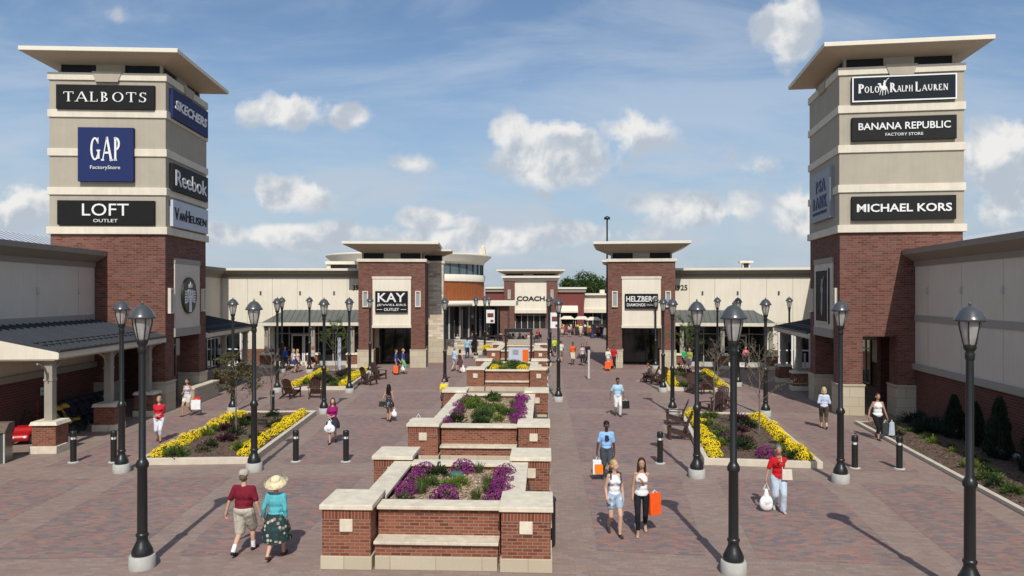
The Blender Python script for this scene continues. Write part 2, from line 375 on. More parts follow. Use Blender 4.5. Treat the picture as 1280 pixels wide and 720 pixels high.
# pavers
def paver(name, cols, mortar, bw, rh, big=(.78, 1.0), rot=0):
    m, nt, b = nodes(name); co = coord(nt, 'Object'); mp = nt.nodes.new('ShaderNodeMapping'); nt.links.new(co, mp.inputs[0]); mp.inputs['Rotation'].default_value = (0, 0, rot)
    t = nt.nodes.new('ShaderNodeTexBrick'); nt.links.new(mp.outputs[0], t.inputs['Vector'])
    for k, v in (('Scale', 1), ('Brick Width', bw), ('Row Height', rh), ('Mortar Size', .008), ('Mortar Smooth', .2), ('Bias', 0)): t.inputs[k].default_value = v
    t.inputs['Color1'].default_value = (0, 0, 0, 1); t.inputs['Color2'].default_value = (1, 1, 1, 1); t.inputs['Mortar'].default_value = (.5, .5, .5, 1)
    c = ramp(nt, t.outputs['Color'], [((i+.5)/len(cols) if i else 0, k) for i, k in enumerate(cols)], 'CONSTANT')
    c = mixc(nt, .08, c, cols[len(cols)//2])
    n = noise_(nt, co, .45, 6, .65); c = mixc(nt, .8, c, ramp(nt, n, [(.28, (big[0],)*3), (.72, (big[1],)*3)]), 'MULTIPLY')
    n = noise_(nt, co, 1.6, 5, .7); c = mixc(nt, .55, c, ramp(nt, n, [(.34, (.86,.93,.98)), (.5, (1.,1.,1.)), (.66, (1.06,.93,.86))]), 'MULTIPLY')
    mp5 = nt.nodes.new('ShaderNodeMapping'); nt.links.new(co, mp5.inputs[0]); mp5.inputs['Scale'].default_value = (1.6, .35, 1)
    n = noise_(nt, mp5.outputs[0], 1.1, 6, .75); c = mixc(nt, .8, c, ramp(nt, n, [(.3, (.86,)*3), (.55, (1.0,)*3)]), 'MULTIPLY')
    vv = nt.nodes.new('ShaderNodeTexVoronoi'); nt.links.new(co, vv.inputs['Vector']); vv.inputs['Scale'].default_value = 1.7
    c = mixc(nt, .45, c, ramp(nt, vv.outputs['Distance'], [(.03, (.45,)*3), (.055, (1.0,)*3)]), 'MULTIPLY')
    n = noise_(nt, co, 22, 3, .6); c = mixc(nt, .6, c, ramp(nt, n, [(.3, (.78,)*3), (.7, (1.0,)*3)]), 'MULTIPLY')
    c = mixc(nt, t.outputs['Fac'], c, mortar); nt.links.new(c, b.inputs['Base Color']); b.inputs['Roughness'].default_value = .82; b.inputs['Specular IOR Level'].default_value = .3
    inv = nt.nodes.new('ShaderNodeMath'); inv.operation = 'SUBTRACT'; inv.inputs[0].default_value = 1; nt.links.new(t.outputs['Fac'], inv.inputs[1])
    bump(nt, b, inv.outputs[0], .35, .004); return m
paver('paver_tan', [(.295,.215,.178), (.325,.24,.20), (.35,.262,.218), (.31,.232,.195)], (.235,.178,.15), .24, .12)
paver('paver_mix', [(.36,.200,.160), (.245,.18,.168), (.275,.212,.186), (.385,.225,.172), (.205,.170,.175), (.315,.225,.192), (.305,.18,.158), (.225,.195,.172)], (.205,.158,.143), .21, .105)
plain('far_ground', (.10,.12,.06), .95, var=.3, scale=.05)

# ------------------------------------------------------------------ ground
def sheet(name, pts, z, mat, kind='structure'):
    mb = MB(); mb.add([(p[0], p[1], z) for p in pts], [tuple(range(len(pts)))])
    o = mb.build(name, M[mat]); o.data.polygons[0].normal
    if o.data.polygons[0].normal.z < 0: o.data.flip_normals()
    return tag(o, kind=kind)
sheet('ground', [(-900,-300), (900,-300), (900,2500), (-900,2500)], -.02, 'far_ground')
sheet('pavement', [(-90,-30), (90,-30), (90,170), (-90,170)], 0, 'paver_tan')
for s in (1, -1):
    xe = 1.12 if s > 0 else -5.5
    def ax(v):   # outward coordinate of the axis lane edge at v
        # solve W(s,u,v).x = xe
        return (xe-OR_[s].x-s*math.sin(SPL)*v)/(s*math.cos(SPL))
    for v0, v1 in ((-45,-21), (-19.4,-12.6), (-11,-1.2), (.4,6.4), (7.6,17.8), (19,34)):
        sheet('pavement', [W(s, ax(v0), v0), W(s, -8.15, v0), W(s, -8.15, v1), W(s, ax(v1), v1)], .004, 'paver_mix')
        if v0 not in (-11, 7.6): sheet('pavement', [W(s, -7.1, v0), W(s, -4.1, v0), W(s, -4.1, v1), W(s, -7.1, v1)], .004, 'paver_mix')
        if v1 < 20: sheet('pavement', [W(s, -3.05, v0), W(s, -.75, v0), W(s, -.75, v1), W(s, -3.05, v1)], .004, 'paver_mix')
sheet('pavement', [(-9.5,72), (4.8,72), (4.8,116), (-9.5,116)], .004, 'paver_mix')

# ------------------------------------------------------------------ lettering
SERIF = {
 'A': (.84, [('b',.06,0,.41,1,.5), ('b',.41,1,.78,0,1), ('b',.20,.34,.62,.34,.5), ('s',.06,0), ('s',.78,0)]),
 'B': (.70, [('b',.16,0,.16,1,1), ('a',.2,.745,.28,.255,90,-90), ('a',.2,.26,.34,.26,90,-90), ('b',.05,.97,.25,.97,.4), ('b',.05,.03,.25,.03,.4), ('b',.16,.5,.3,.5,.4)]),
 'C': (.80, [('a',.44,.5,.38,.49,48,312), ('b',.70,.72,.70,.98,.4)]),
 'E': (.66, [('b',.16,0,.16,1,1), ('b',.05,.96,.58,.96,.5), ('b',.16,.51,.48,.51,.5), ('b',.05,.04,.62,.04,.5), ('b',.57,.98,.57,.78,.4), ('b',.60,.02,.60,.24,.4)]),
 'G': (.90, [('a',.44,.5,.38,.49,48,318), ('b',.74,.08,.74,.42,1), ('b',.58,.43,.88,.43,.4), ('b',.70,.72,.70,.98,.4)]),
 'H': (.88, [('b',.16,0,.16,1,1), ('b',.72,0,.72,1,1), ('b',.16,.52,.72,.52,.45), ('s',.16,0), ('s',.72,0), ('s',.16,1), ('s',.72,1)]),
 'I': (.36, [('b',.18,0,.18,1,1), ('s',.18,0), ('s',.18,1)]),
 'L': (.64, [('b',.16,0,.16,1,1), ('b',.05,.04,.58,.04,.5), ('b',.57,.02,.57,.26,.4), ('s',.16,1)]),
 'N': (.90, [('b',.16,0,.16,1,.5), ('b',.16,1,.74,0,1), ('b',.74,0,.74,1,.5), ('s',.16,0), ('s',.74,1), ('b',.04,.98,.18,.98,.4)]),
 'O': (.88, [('a',.44,.5,.39,.49,0,360)]),
 'P': (.66, [('b',.16,0,.16,1,1), ('a',.2,.72,.34,.28,90,-90), ('s',.16,0), ('b',.05,.97,.25,.97,.4)]),
 'R': (.74, [('b',.16,0,.16,1,1), ('a',.2,.73,.32,.27,90,-90), ('b',.34,.48,.66,.02,1), ('s',.16,0), ('b',.05,.97,.25,.97,.4), ('b',.6,.03,.76,.03,.4)]),
 'S': (.62, [('a',.32,.745,.22,.24,40,270), ('a',.32,.26,.24,.26,90,-140), ('b',.52,.74,.52,.98,.4), ('b',.09,.02,.09,.27,.4)]),
 'T': (.76, [('b',.38,0,.38,1,1), ('b',.03,.96,.73,.96,.5), ('b',.05,.98,.05,.76,.4), ('b',.71,.98,.71,.76,.4), ('s',.38,0)]),
 'U': (.86, [('b',.16,.3,.16,1,1), ('b',.70,.3,.70,1,.5), ('a',.43,.32,.27,.31,180,360), ('s',.16,1), ('s',.70,1)]),
 'D': (.82, [('b',.16,0,.16,1,1), ('a',.22,.5,.46,.48,90,-90), ('b',.05,.97,.25,.97,.4), ('b',.05,.03,.25,.03,.4)]),
 'K': (.82, [('b',.16,0,.16,1,1), ('b',.2,.45,.68,1,.5), ('b',.34,.6,.74,0,1), ('s',.16,0), ('s',.16,1), ('s',.74,0), ('s',.66,1)]),
 'V': (.80, [('b',.06,1,.40,0,1), ('b',.40,0,.74,1,.5), ('s',.06,1), ('s',.74,1)]),
 ' ': (.42, [])}
def serif_mb(txt, track=.12, wt=.15):
    mb = MB(); x = 0
    for ch in txt:
        adv, st = SERIF[ch]
        for q in st:
            if q[0] == 's': q = ('b', q[1]-.13, q[2]+(.03 if q[2] < .5 else -.03), q[1]+.13, q[2]+(.03 if q[2] < .5 else -.03), .4)
            if q[0] == 'b':
                p0, p1 = Vector((q[1]+x, 0, q[2])), Vector((q[3]+x, 0, q[4])); d = (p1-p0).normalized(); n = Vector((-d.z, 0, d.x))*wt*q[5]/2
                vs = [p0-n, p1-n, p1+n, p0+n]; vs = vs+[v+Vector((0, .12, 0)) for v in vs]
                mb.add(vs, [(0,1,2,3),(7,6,5,4),(0,4,5,1),(1,5,6,2),(2,6,7,3),(3,7,4,0)])
            else:
                _, cx, cz, rx, rz, a0, a1 = q; n = max(8, int(abs(a1-a0)/15)); vs = []
                for i in range(n+1):
                    a = R(a0+(a1-a0)*i/n); w = wt*(.42+.58*abs(math.cos(a)))
                    for k in (0, 1): vs.append((cx+x+math.cos(a)*(rx-k*w), 0, cz+math.sin(a)*(rz-k*w*.9)))
                m_ = len(vs); vs += [(p[0], .12, p[2]) for p in vs]; fs = []
                for i in range(n):
                    j = 2*i; fs += [(j,j+1,j+3,j+2), (m_+j,m_+j+2,m_+j+3,m_+j+1), (j,j+2,m_+j+2,m_+j), (j+1,m_+j+1,m_+j+3,j+3)]
                mb.add(vs, fs)
        x += adv+track
    return mb
def fit(mb, cx, cz, w, h, y0=0, depth=.03, slant=0):
    xs = [p[0] for p in mb.v]; zs = [p[2] for p in mb.v]; ys = [p[1] for p in mb.v]
    x0, x1, z0, z1 = min(xs), max(xs), min(zs), max(zs); ya, yb = min(ys), max(ys)
    h = h or w*(z1-z0)/(x1-x0)
    mb.v = [((p[0]-(x0+x1)/2)/(x1-x0)*w+cx+slant*((p[2]-z0)/(z1-z0)-.5)*h, y0-depth+(p[1]-ya)/max(yb-ya, 1e-6)*depth, (p[2]-(z0+z1)/2)/(z1-z0)*h+cz) for p in mb.v]
    return mb
def sans_mb(txt, bold=0.0, space=1.0):
    cu = bpy.data.curves.new('lettering', 'FONT'); cu.body = txt; cu.size = 1; cu.extrude = .05; cu.offset = bold; cu.space_character = space; cu.resolution_u = 3
    o = bpy.data.objects.new('lettering', cu); C.objects.link(o); dg = bpy.context.evaluated_depsgraph_get(); me = o.evaluated_get(dg).to_mesh()
    mb = MB(); mb.add([(v.co.x, -v.co.z, v.co.y) for v in me.vertices], [tuple(p.vertices) for p in me.polygons])
    o.evaluated_get(dg).to_mesh_clear(); bpy.data.objects.remove(o); bpy.data.curves.remove(cu); return mb
def sign(name, label, loc, rz, w, h, panel, rows, letters='white', depth=.16, frame=None, fw=.06):
    """panel centred on loc, facing local -y; rows = (font, text, cx, cz, w, h, bold, slant)"""
    t = thing(name, label, 'sign', loc, rz)
    MB().box(-w/2, w/2, 0, depth, -h/2, h/2).build('sign_panel', M[panel], t, bevel=.012)
    if frame:
        f = MB(); f.box(-w/2, w/2, -.02, -.002, h/2-fw, h/2).box(-w/2, w/2, -.02, -.002, -h/2, -h/2+fw).box(-w/2, -w/2+fw, -.02, -.002, -h/2+fw, h/2-fw).box(w/2-fw, w/2, -.02, -.002, -h/2+fw, h/2-fw)
        f.build('sign_border', M[frame], t)
    for r in rows:
        font, txt, cx, cz, tw, th, bold, sl = r
        mb = serif_mb(txt, wt=max(.06, .15+bold)) if font == 'serif' else sans_mb(txt, bold)
        fit(mb, cx*w, cz*h, tw*w, th*h, -.006, .03, sl).build('lettering', M[letters], t, fix=False)
    return t

# ------------------------------------------------------------------ buildings
SIDE = {1: 'right', -1: 'left'}
def eave_roof(t, x0, x1, y0, y1, zs, ze, zt, over, lip=.2, pier=None, bandz=None):
    """flared flat roof: dark windows under a soffit sloping out to a thick fascia"""
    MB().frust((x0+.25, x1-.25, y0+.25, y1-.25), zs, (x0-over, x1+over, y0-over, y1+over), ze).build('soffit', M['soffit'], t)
    MB().box(x0-over-.02, x1+over+.02, y0-over-.02, y1+over+.02, ze+.003, zt).build('roof_slab', M['eave'], t, bevel=.02)
def clerestory(t, x0, x1, y0, y1, z0, z1, pw):
    MB().box(x0+.3, x1-.3, y0+.3, y1-.3, z0, z1).build('clerestory_window', M['window_black'], t)
    cx, cy = (x0+x1)/2, (y0+y1)/2; f = MB()
    for a, b in ((x0+.24, x0+.34), (cx-pw/2, cx+pw/2), (x1-.34, x1-.24)):
        for yy in (y0+.22, y1-.3): f.box(a, b, yy, yy+.08, z0, z1)
    for a, b in ((y0+.24, y0+.34), (cy-pw/2, cy+pw/2), (y1-.34, y1-.24)):
        for xx in (x0+.22, x1-.3): f.box(xx, xx+.08, a, b, z0, z1)
    parts(f, 'window_surround', M['stucco'], t)
def sconce(t, x, y, z, dx, dy, h=1.15):
    """tall framed wall light on the face whose outward normal is (dx,dy)"""
    px, py = -dy, dx; w = .21; mb = MB()
    def bx(a, b, o0, o1, z0, z1, m=mb):
        m.box(x+px*a+dx*o0, x+px*b+dx*o1, y+py*a+dy*o0, y+py*b+dy*o1, z0, z1)
    bx(-w, -w+.08, 0, .14, z-h/2, z+h/2); bx(w-.08, w, 0, .14, z-h/2, z+h/2); bx(-w+.08, w-.08, 0, .14, z+h/2-.08, z+h/2); bx(-w+.08, w-.08, 0, .14, z-h/2, z-h/2+.08)
    o = mb.build('wall_light', M['band'], t); g = MB(); bx(-w+.09, w-.09, .01, .06, z-h/2+.09, z+h/2-.09, g); g.build('light_panel', M['sign_grey'], o)

def corner_tower(s, label):
    t = thing('corner_tower', label, 'tower', W(s, 0, 0), ROT(s)); w = 5.2
    X = lambda u: s*u
    b = MB(); b.box(X(0), X(w), 0, w, 3.6, 8.32)
    for u0, u1, v0, v1 in ((0,.98,0,.98), (0,.98,4.22,w), (2.45,3.3,.0,.98), (3.3,w,0,.5), (3.3,w,4.7,w), (4.6,w,.5,4.7)): b.box(X(u0), X(u1), v0, v1, 0, 3.6)
    b.build('brick_body', M['brick_tower'], t)
    # the plaza side lies in its own shade and its brick is the same
    for u0, u1, v0, v1 in ((0,.98,0,.98), (0,.98,4.22,w), (2.45,3.3,0,.98)):
        sb = MB(); a0, a1 = sorted((X(u0), X(u1))); sb.box(a0-.07, a1+.07, v0-.07, v1+.07, 0, 1.34); sb.box(a0-.10, a1+.10, v0-.10, v1+.10, 1.34, 1.42)
        sb.build('stone_base', M['stone_block'], t, bevel=.01)
    a0, a1 = sorted((X(0), X(w)))
    MB().box(a0-.03, a1+.03, -.03, w+.03, 8.33, 15.5).build('stucco_body', M['stucco'], t)
    for z in (15.44, 13.72, 11.92, 10.12):
        MB().box(a0-.1, a1+.1, -.1, w+.1, z, z+.35).build('band', M['band'], t, bevel=.015)
    MB().box(a0-.13, a1+.13, -.13, w+.13, 8.30, 8.64).build('band', M['band'], t, bevel=.015)
    clerestory(t, a0, a1, 0, w, 15.8, 16.28, 1.3)
    eave_roof(t, a0, a1, 0, w, 16.25, 16.52, 16.72, .9)
    cx = (a0+a1)/2                                        # little sloped corbel at the middle of each face
    for M4 in (Matrix.Translation((cx, w/2, 0)) @ Matrix.Rotation(k*math.pi/2, 4, 'Z') for k in range(4)):
        p = MB(); p.frust((-.5, .5, -w/2-.14, -w/2), 15.36, (-.68, .68, -w/2-.14, -w/2), 15.84); q = MB(); q._join(p, M4)
        q.build('corbel', M['stucco'], t)
    # cream sign panel on the plaza side
    pb = MB(); pb.box(X(-.05), X(.02), 1.0, 4.2, 3.55, 7.2); pb.build('wall_panel', M['wall_grey'], t)
    pt = MB(); pt.box(X(-.09), X(.02), .98, 4.22, 3.45, 3.85); pt.box(X(-.08), X(.02), .98, 4.22, 7.0, 7.25); parts(pt, 'panel_trim', M['wall_trim'], t)
    for v in (.5, 4.7): sconce(t, X(0), v, 5.2, -s, 0, 1.2)
    # shopfront inside the arch
    MB().box(X(4.5), X(4.59), .5, 4.7, 0, 3.5).build('shop_window', M['glass_dark'], t)
    fr = MB()
    for v in (.5, 1.5, 2.6, 3.6, 4.62): fr.box(X(4.42), X(4.5), v, v+.08, 0, 3.5)
    for z in (0, 2.3, 3.42): fr.box(X(4.42), X(4.5), .5, 4.7, z, z+.08)
    fr.build('window_frame', M['frame_dark'], t)
    return t
towerR = corner_tower(1, 'tall brick and stucco tower with a white framed sign on top, beside the shrub bed')
towerL = corner_tower(-1, 'tall brick and stucco tower with a square blue sign, beside the striped metal awning')

def cornice(t, X, u, v0, v1, z0, z1, over=.55, endv=None):
    """flared cornice along a wall plane u (shop side), running v0..v1"""
    prof = [(u, z0), (u-.06, z0), (u-.06, z0+.22), (u-.10, z0+.24), (u-over, z1-.22), (u-over-.02, z1), (u+.6, z1), (u+.6, z0)]
    MB().prism([(X(p[0]), p[1]) for p in prof], 'y', v0, v1).build('cornice', M['cornice'], t)
def near_shop(s, label):
    t = thing('shop_building', label, 'building', W(s, 3.2, -20), ROT(s)); X = lambda u: s*(u-3.2); o = -20
    v0, v1 = -34-o, -.03-o
    MB().box(X(3.2), X(15), v0, v1, 2.38, 7.3).build('wall', M['wall_grey'], t)
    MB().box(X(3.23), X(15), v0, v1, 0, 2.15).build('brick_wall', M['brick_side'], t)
    MB().box(X(3.08), X(3.6), v0, v1, 2.15, 2.40).build('sill_band', M['wall_trim'], t)
    MB().box(X(3.17), X(3.6), v0, v1, 4.30, 4.58).build('reveal_band', M['wall_trim'], t)
    MB().box(X(3.10), X(3.4), v0, v1, 0, .16).build('plinth', M['concrete'], t)
    cornice(t, X, 3.2, v0, v1, 6.75, 7.5)
    j = MB()
    for k in range(9): j.box(X(3.196), X(3.3), v1-1.40-3.12*k, v1-1.385-3.12*k, 2.4, 6.75)
    j.build('panel_joint', M['wall_trim'], t)
    for k in range(6):
        b = MB(); y = v1-1.39-3.12*k; b.frust((X(3.2)-.09 if s > 0 else X(3.2), X(3.2) if s > 0 else X(3.2)+.09, y-.07, y+.07), 5.55, (X(3.2)-.05 if s > 0 else X(3.2), X(3.2) if s > 0 else X(3.2)+.05, y-.07, y+.07), 5.8)
        b.build('wall_light', M['alu'], t)
    MB().prism([(X(6.3), 7.3), (X(9.3), 8.7), (X(12.3), 7.3)], 'y', 12, v1+14).build('metal_roof', M['roof_blue'], t)
    sm = MB()
    for k in range(46):
        y = 12+.5*k
        if y < v1+14: sm.beam((X(6.3), y, 7.33), (X(9.3), y, 8.73), .05, .06)
    sm.build('roof_seam', M['sign_pale'], t); 
    return t
near_shop(1, 'grey panelled shop wall over dark brick behind the shrub bed and evergreens')
near_shop(-1, 'grey panelled shop wall above the striped metal awning')

def far_shop(s, label):
    t = thing('shop_building', label, 'building', W(s, 5, 14), ROT(s)); X = lambda u: s*(u-5); o = 14
    v0, v1 = 5.25-o, 22.4-o
    MB().box(X(5), X(16), v0, v1, 1.5, 7.3).build('wall', M['wall_grey'], t)
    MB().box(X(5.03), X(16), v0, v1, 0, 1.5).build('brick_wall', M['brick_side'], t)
    cornice(t, X, 5, v0, v1, 6.75, 7.5)
    for k in range(4):
        y = v0+2+k*4.0
        MB().box(X(4.93), X(5.02), y, y+2.4, .12, 3.0).build('shop_window', M['glass_dark'], t)
        fr = MB()
        for a in (0, .8, 1.6, 2.34): fr.box(X(4.88), X(4.94), y+a, y+a+.06, .12, 3.0)
        for z in (.12, 2.2, 2.94): fr.box(X(4.885), X(4.94), y, y+2.4, z, z+.06)
        fr.build('window_frame', M['alu'], t)
far_shop(1, 'grey shop wall in shade behind the white framed sign tower')
far_shop(-1, 'grey shop wall in shade behind the square blue sign tower')

def awning(s, u0, v0, v1, u1, z0, z1, label, mat='metal_roof', cols=(), endcap=True, seam=.42):
    """pitched standing seam roof on columns; gutter at u0 (low), wall at u1 (high)"""
    vm = (v0+v1)/2; t = thing('covered_walkway', label, 'awning', W(s, u0, vm), ROT(s)); X = lambda u: s*(u-u0); Y = lambda v: v-vm
    MB().prism([(X(u0-.12), z0), (X(u1-.01), z1), (X(u1-.01), z1-.12), (X(u0-.12), z0-.1)], 'y', Y(v0), Y(v1)).build('metal_roof', M[mat], t)
    sm = MB(); n = int((v1-v0)/seam)
    for k in range(n+1):
        y = Y(v0)+.02+(v1-v0-.04)*k/n
        sm.beam((X(u0-.1), y, z0+.035), (X(u1-.03), y, z1+.03), .05, .085)
    sm.build('roof_seam', M[mat], t)
    sg = MB()
    for k in range(2): du = .45+.3*k; zz = z0+(z1-z0)*(du+.12)/(u1-u0+.12)+.06; sg.box(X(u0+du), X(u0+du+.03), Y(v0), Y(v1), zz-.02, zz+.03)
    sg.build('snow_guard', M['frame_dark'], t)
    MB().box(X(u0-.20), X(u0-.12), Y(v0)-.02, Y(v1)+.02, z0-.03, z0+.05).build('gutter', M['frame_dark'], t)
    MB().box(X(u0-.16), X(u0), Y(v0), Y(v1), z0-.24, z0-.035).build('fascia', M['band'], t)
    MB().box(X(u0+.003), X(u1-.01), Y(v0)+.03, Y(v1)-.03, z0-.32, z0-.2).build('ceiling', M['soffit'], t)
    for y in (Y(v0), Y(v1)-.05):
        MB().prism([(X(u0-.14), z0-.27), (X(u0-.14), z0-.03), (X(u1-.02), z1-.14), (X(u1-.02), z0-.27)], 'y', y-.002, y+.048).build('gable_panel', M['wall_cream'], t)
    for v in cols: column(t, X(u0+.32), Y(v), z0-.32)
    return t
def column(t, x, y, ztop):
    b = MB(); b.box(x-.40, x+.40, y-.40, y+.40, .25, .98); c = b.build('column_base', M['brick_red'], t)
    MB().box(x-.46, x+.46, y-.46, y+.46, 0, .26).build('stone_foot', M['coping'], c, bevel=.01)
    MB().frust((x-.47, x+.47, y-.47, y+.47), .98, (x-.42, x+.42, y-.42, y+.42), 1.10).build('stone_cap', M['coping'], c)
    p = MB(); p.box(x-.135, x+.135, y-.135, y+.135, 1.1, ztop); p.box(x-.155, x+.155, y-.155, y+.155, ztop-.72, ztop-.64); p.box(x-.165, x+.165, y-.165, y+.165, ztop-.08, ztop-.002)
    p.build('column', M['column'], t)
    for dx, dy in ((0, -1), (0, 1)):
        br = MB()
        pts = [Vector((x+dx*(.16+.5*(1-math.cos(a))), y+dy*(.16+.62*(1-math.cos(a))), ztop-.75+.68*math.sin(a))) for a in [R(q) for q in (0, 22, 45, 67, 90)]]
        for a, c2 in zip(pts, pts[1:]): br.beam(a, c2, .045, .06)
        br.build('bracket', M['column'], t)
awning(-1, .1, -8.95, -.04, 3.19, 3.52, 4.3, 'dark standing seam awning with columns on brick bases along the near left shops', cols=(-8.6, -4.45, -.9))
awning(-1, .0, 5.3, 13.5, 4.99, 3.45, 4.5, 'dark awning beyond the tower with the round green emblem', cols=(9.0, 13.1))
awning(1, .0, 5.3, 13.5, 4.99, 3.45, 4.5, 'dark awning beyond the tower with the tall poster', cols=(9.0, 13.1))

def wing(s, label, number):
    t = thing('shop_building', label, 'building', W(s, -.4, 22.5), ROT(s)); X = lambda u: s*(u+.4)
    mbw = MB(); a, b = -5.8, 5.6
    MB().box(X(a), X(17), 0, 22, 3.35, 7.3).build('wall', M['wall_cream'], t)
    # lower wall split round the glazing
    MB().box(X(1.0), X(17), .02, 22, 1.3, 3.35).build('wall', M['wall_cream'], t)
    MB().box(X(1.0), X(17), .0, 22, 0, 1.3).build('brick_wall', M['brick_red'], t)
    MB().box(X(a), X(1.0), .05, 22, 0, .28).build('bulkhead', M['alu'], t)
    MB().box(X(a), X(1.0), .12, .2, .28, 3.35).build('shop_window', M['glass_dark'], t)
    MB().box(X(a), X(1.0), 3.2, 3.4, .28, 3.35).build('back_wall', M['soffit'], t)
    fr = MB()
    for k in range(7): u = a+.02+k*1.12; fr.box(X(u), X(u+.06), .05, .12, .28, 3.35)
    for z in (.28, 2.45, 3.28): fr.box(X(a), X(1.0), .055, .12, z, z+.06)
    fr.build('window_frame', M['alu'], t)
    d = MB()
    for u in (-2.2, -1.25):
        d.box(X(u), X(u+.09), -.02, .05, .02, 2.4).box(X(u+.82), X(u+.91), -.02, .05, .02, 2.4).box(X(u), X(u+.91), -.02, .049, 2.3, 2.42).box(X(u), X(u+.91), -.02, .049, 0, .25)
    d.build('door', M['white'], t)
    for u0, u1 in (((2.0, 2.95), (3.15, 4.2)) if s > 0 else ((3.5, 4.9),)):
        MB().box(X(u0), X(u1), -.05, 0, .35, 2.75).build('shop_window', M['glass_dark'], t)
        f = MB(); f.box(X(u0-.06), X(u0+.06), -.09, -.02, .0, 2.9).box(X(u1-.06), X(u1+.06), -.09, -.02, .0, 2.9)
        for z, hh in ((0, .4), (1.25, .09), (2.7, .2)): f.box(X(u0+.06), X(u1-.06), -.088, -.02, z, z+hh)
        f.build('window_frame', M['white'], t)
    # cornice facing the plaza
    prof = [(.3, 6.75), (-.07, 6.75), (-.07, 6.98), (-.11, 7.0), (-.55, 7.28), (-.55, 7.32), (.6, 7.32)]
    MB().prism([(p[0], p[1]) for p in prof], 'x', X(-5.8), X(6)).build('cornice', M['cornice'], t)
    MB().box(X(-5.8), X(6.05), -.6, .9, 7.32, 7.5).build('roof_edge', M['eave'], t, bevel=.015)
    j = MB()
    for k in range(6): u = -4.6+k*1.9; j.box(X(u), X(u+.02), -.006, .1, 3.4, 6.75)
    j.build('panel_joint', M['cornice'], t)
    for q, u in enumerate((-3.6, -1, 2.0)): MB().frust((X(u)-.06, X(u)+.06, -.09, 0), 5.5, (X(u)-.06, X(u)+.06, -.05, 0), 5.75).build('wall_light', M['frame_dark'], t)
    n = fit(sans_mb(number, .02), X(-5.8)+(.55 if s > 0 else -.42), 6.02, (1.05 if s > 0 else .72), .42, -.002, .03); n.build('house_number', M['black'], t, fix=False)
    # pitched awning with hipped end
    g, e = -2.0, 1.35
    mb = MB(); zl, zh = 3.42, 4.3
    mb.add([(X(a+.02), g, zl), (X(e), g, zl), (X(e-1.2), -.01, zh), (X(a+.02), -.01, zh), (X(e), -.01, zl), (X(a+.02), g, zl-.06), (X(e), g, zl-.06), (X(e), -.01, zl-.06), (X(a+.02), -.01, zl-.06)],
           [(0,1,2,3), (1,4,2), (5,6,7,8), (0,5,6,1), (1,6,7,4), (3,2,4,7,8), (0,3,8,5)])
    mb.build('metal_roof', M['metal_roof_green'], t)
    sm = MB()
    for k in range(16):
        u = a+.1+k*.42; top = min(1.0, (e-u)/1.2)
        if u < e-.05: sm.beam((X(u), g, zl+.02), (X(u), g+(-.01-g)*top, zl+(zh-zl)*top+.02), .035, .05)
    sm.build('roof_seam', M['metal_roof_green'], t)
    MB().box(X(a), X(e+.06), g-.14, g-.005, zl-.26, zl-.02).build('fascia', M['band'], t)
    MB().box(X(a), X(e), g+.02, -.02, zl-.3, zl-.2).build('ceiling', M['soffit'], t)
    for u in (1.1, -2.35, -5.3): column(t, X(u), g+.35, zl-.3)
wing(1, 'cream shop building with grey green awning and white framed doors, numbered 3925', '3925')
wing(-1, 'cream shop building with grey green awning, beside the square black sign tower', '396')

def wing_tower(s, label, v0=20.3):
    t = thing('brick_tower', label, 'tower', W(s, -8.28, v0), ROT(s)); h = 2.475; D = 5
    b = MB(); b.box(-h, h, 0, D, 3.1, 7.92)
    for x0, x1, y0, y1 in ((-h,-h+1.05,0,1.05), (h-1.05,h,0,1.05), (-h,-h+1.05,D-1.05,D), (h-1.05,h,D-1.05,D)): b.box(x0, x1, y0, y1, 0, 3.1)
    b.build('brick_body', M['brick_tower'], t)
    for x0, x1, y0, y1 in ((-h,-h+1.05,0,1.05), (h-1.05,h,0,1.05), (-h,-h+1.05,D-1.05,D), (h-1.05,h,D-1.05,D)):
        q = MB(); q.box(x0-.07, x1+.07, y0-.07, y1+.07, 0, 1.28); q.box(x0-.09, x1+.09, y0-.09, y1+.09, 1.28, 1.36); q.build('stone_base', M['stone_block'], t)
    MB().box(-1.42, 1.42, -.05, .02, 3.04, 6.8).build('wall_panel', M['wall_cream'], t)
    q = MB(); q.box(-1.46, 1.46, -.1, .02, 3.0, 3.2); q.box(-1.46, 1.46, -.09, .02, 6.66, 6.84); parts(q, 'panel_trim', M['band'], t)
    MB().box(-h-.12, h+.12, -.12, D+.12, 7.93, 8.16).build('band', M['band'], t, bevel=.015)
    clerestory(t, -h, h, 0, D, 8.16, 8.62, 1.25)
    eave_roof(t, -h, h, 0, D, 8.6, 9.2, 9.4, 1.05)
    for x in (-1.95, 1.95): sconce(t, x, 0, 5.15, 0, -1, 1.2)
    # dim vestibule behind the arch
    MB().box(-h+1.1, h-1.1, D-1.0, D-.9, 0, 3.09).build('shop_window', M['glass_dark'], t)
    f = MB()
    for x in (-1.3, -.45, .42, 1.24): f.box(x, x+.06, D-1.05, D-1.0, 0, 3.0)
    f.box(-1.3, 1.3, D-1.055, D-1.0, 2.3, 2.38); f.build('window_frame', M['frame_dark'], t)
    return t
wt_l = wing_tower(-1, 'smaller brick tower carrying a square black sign under its flared roof')
wt_r = wing_tower(1, 'smaller brick tower carrying a wide black sign, a thin mast behind its roof')
wing_tower(1, 'brick tower almost hidden behind the one with the wide black sign', 50.3)
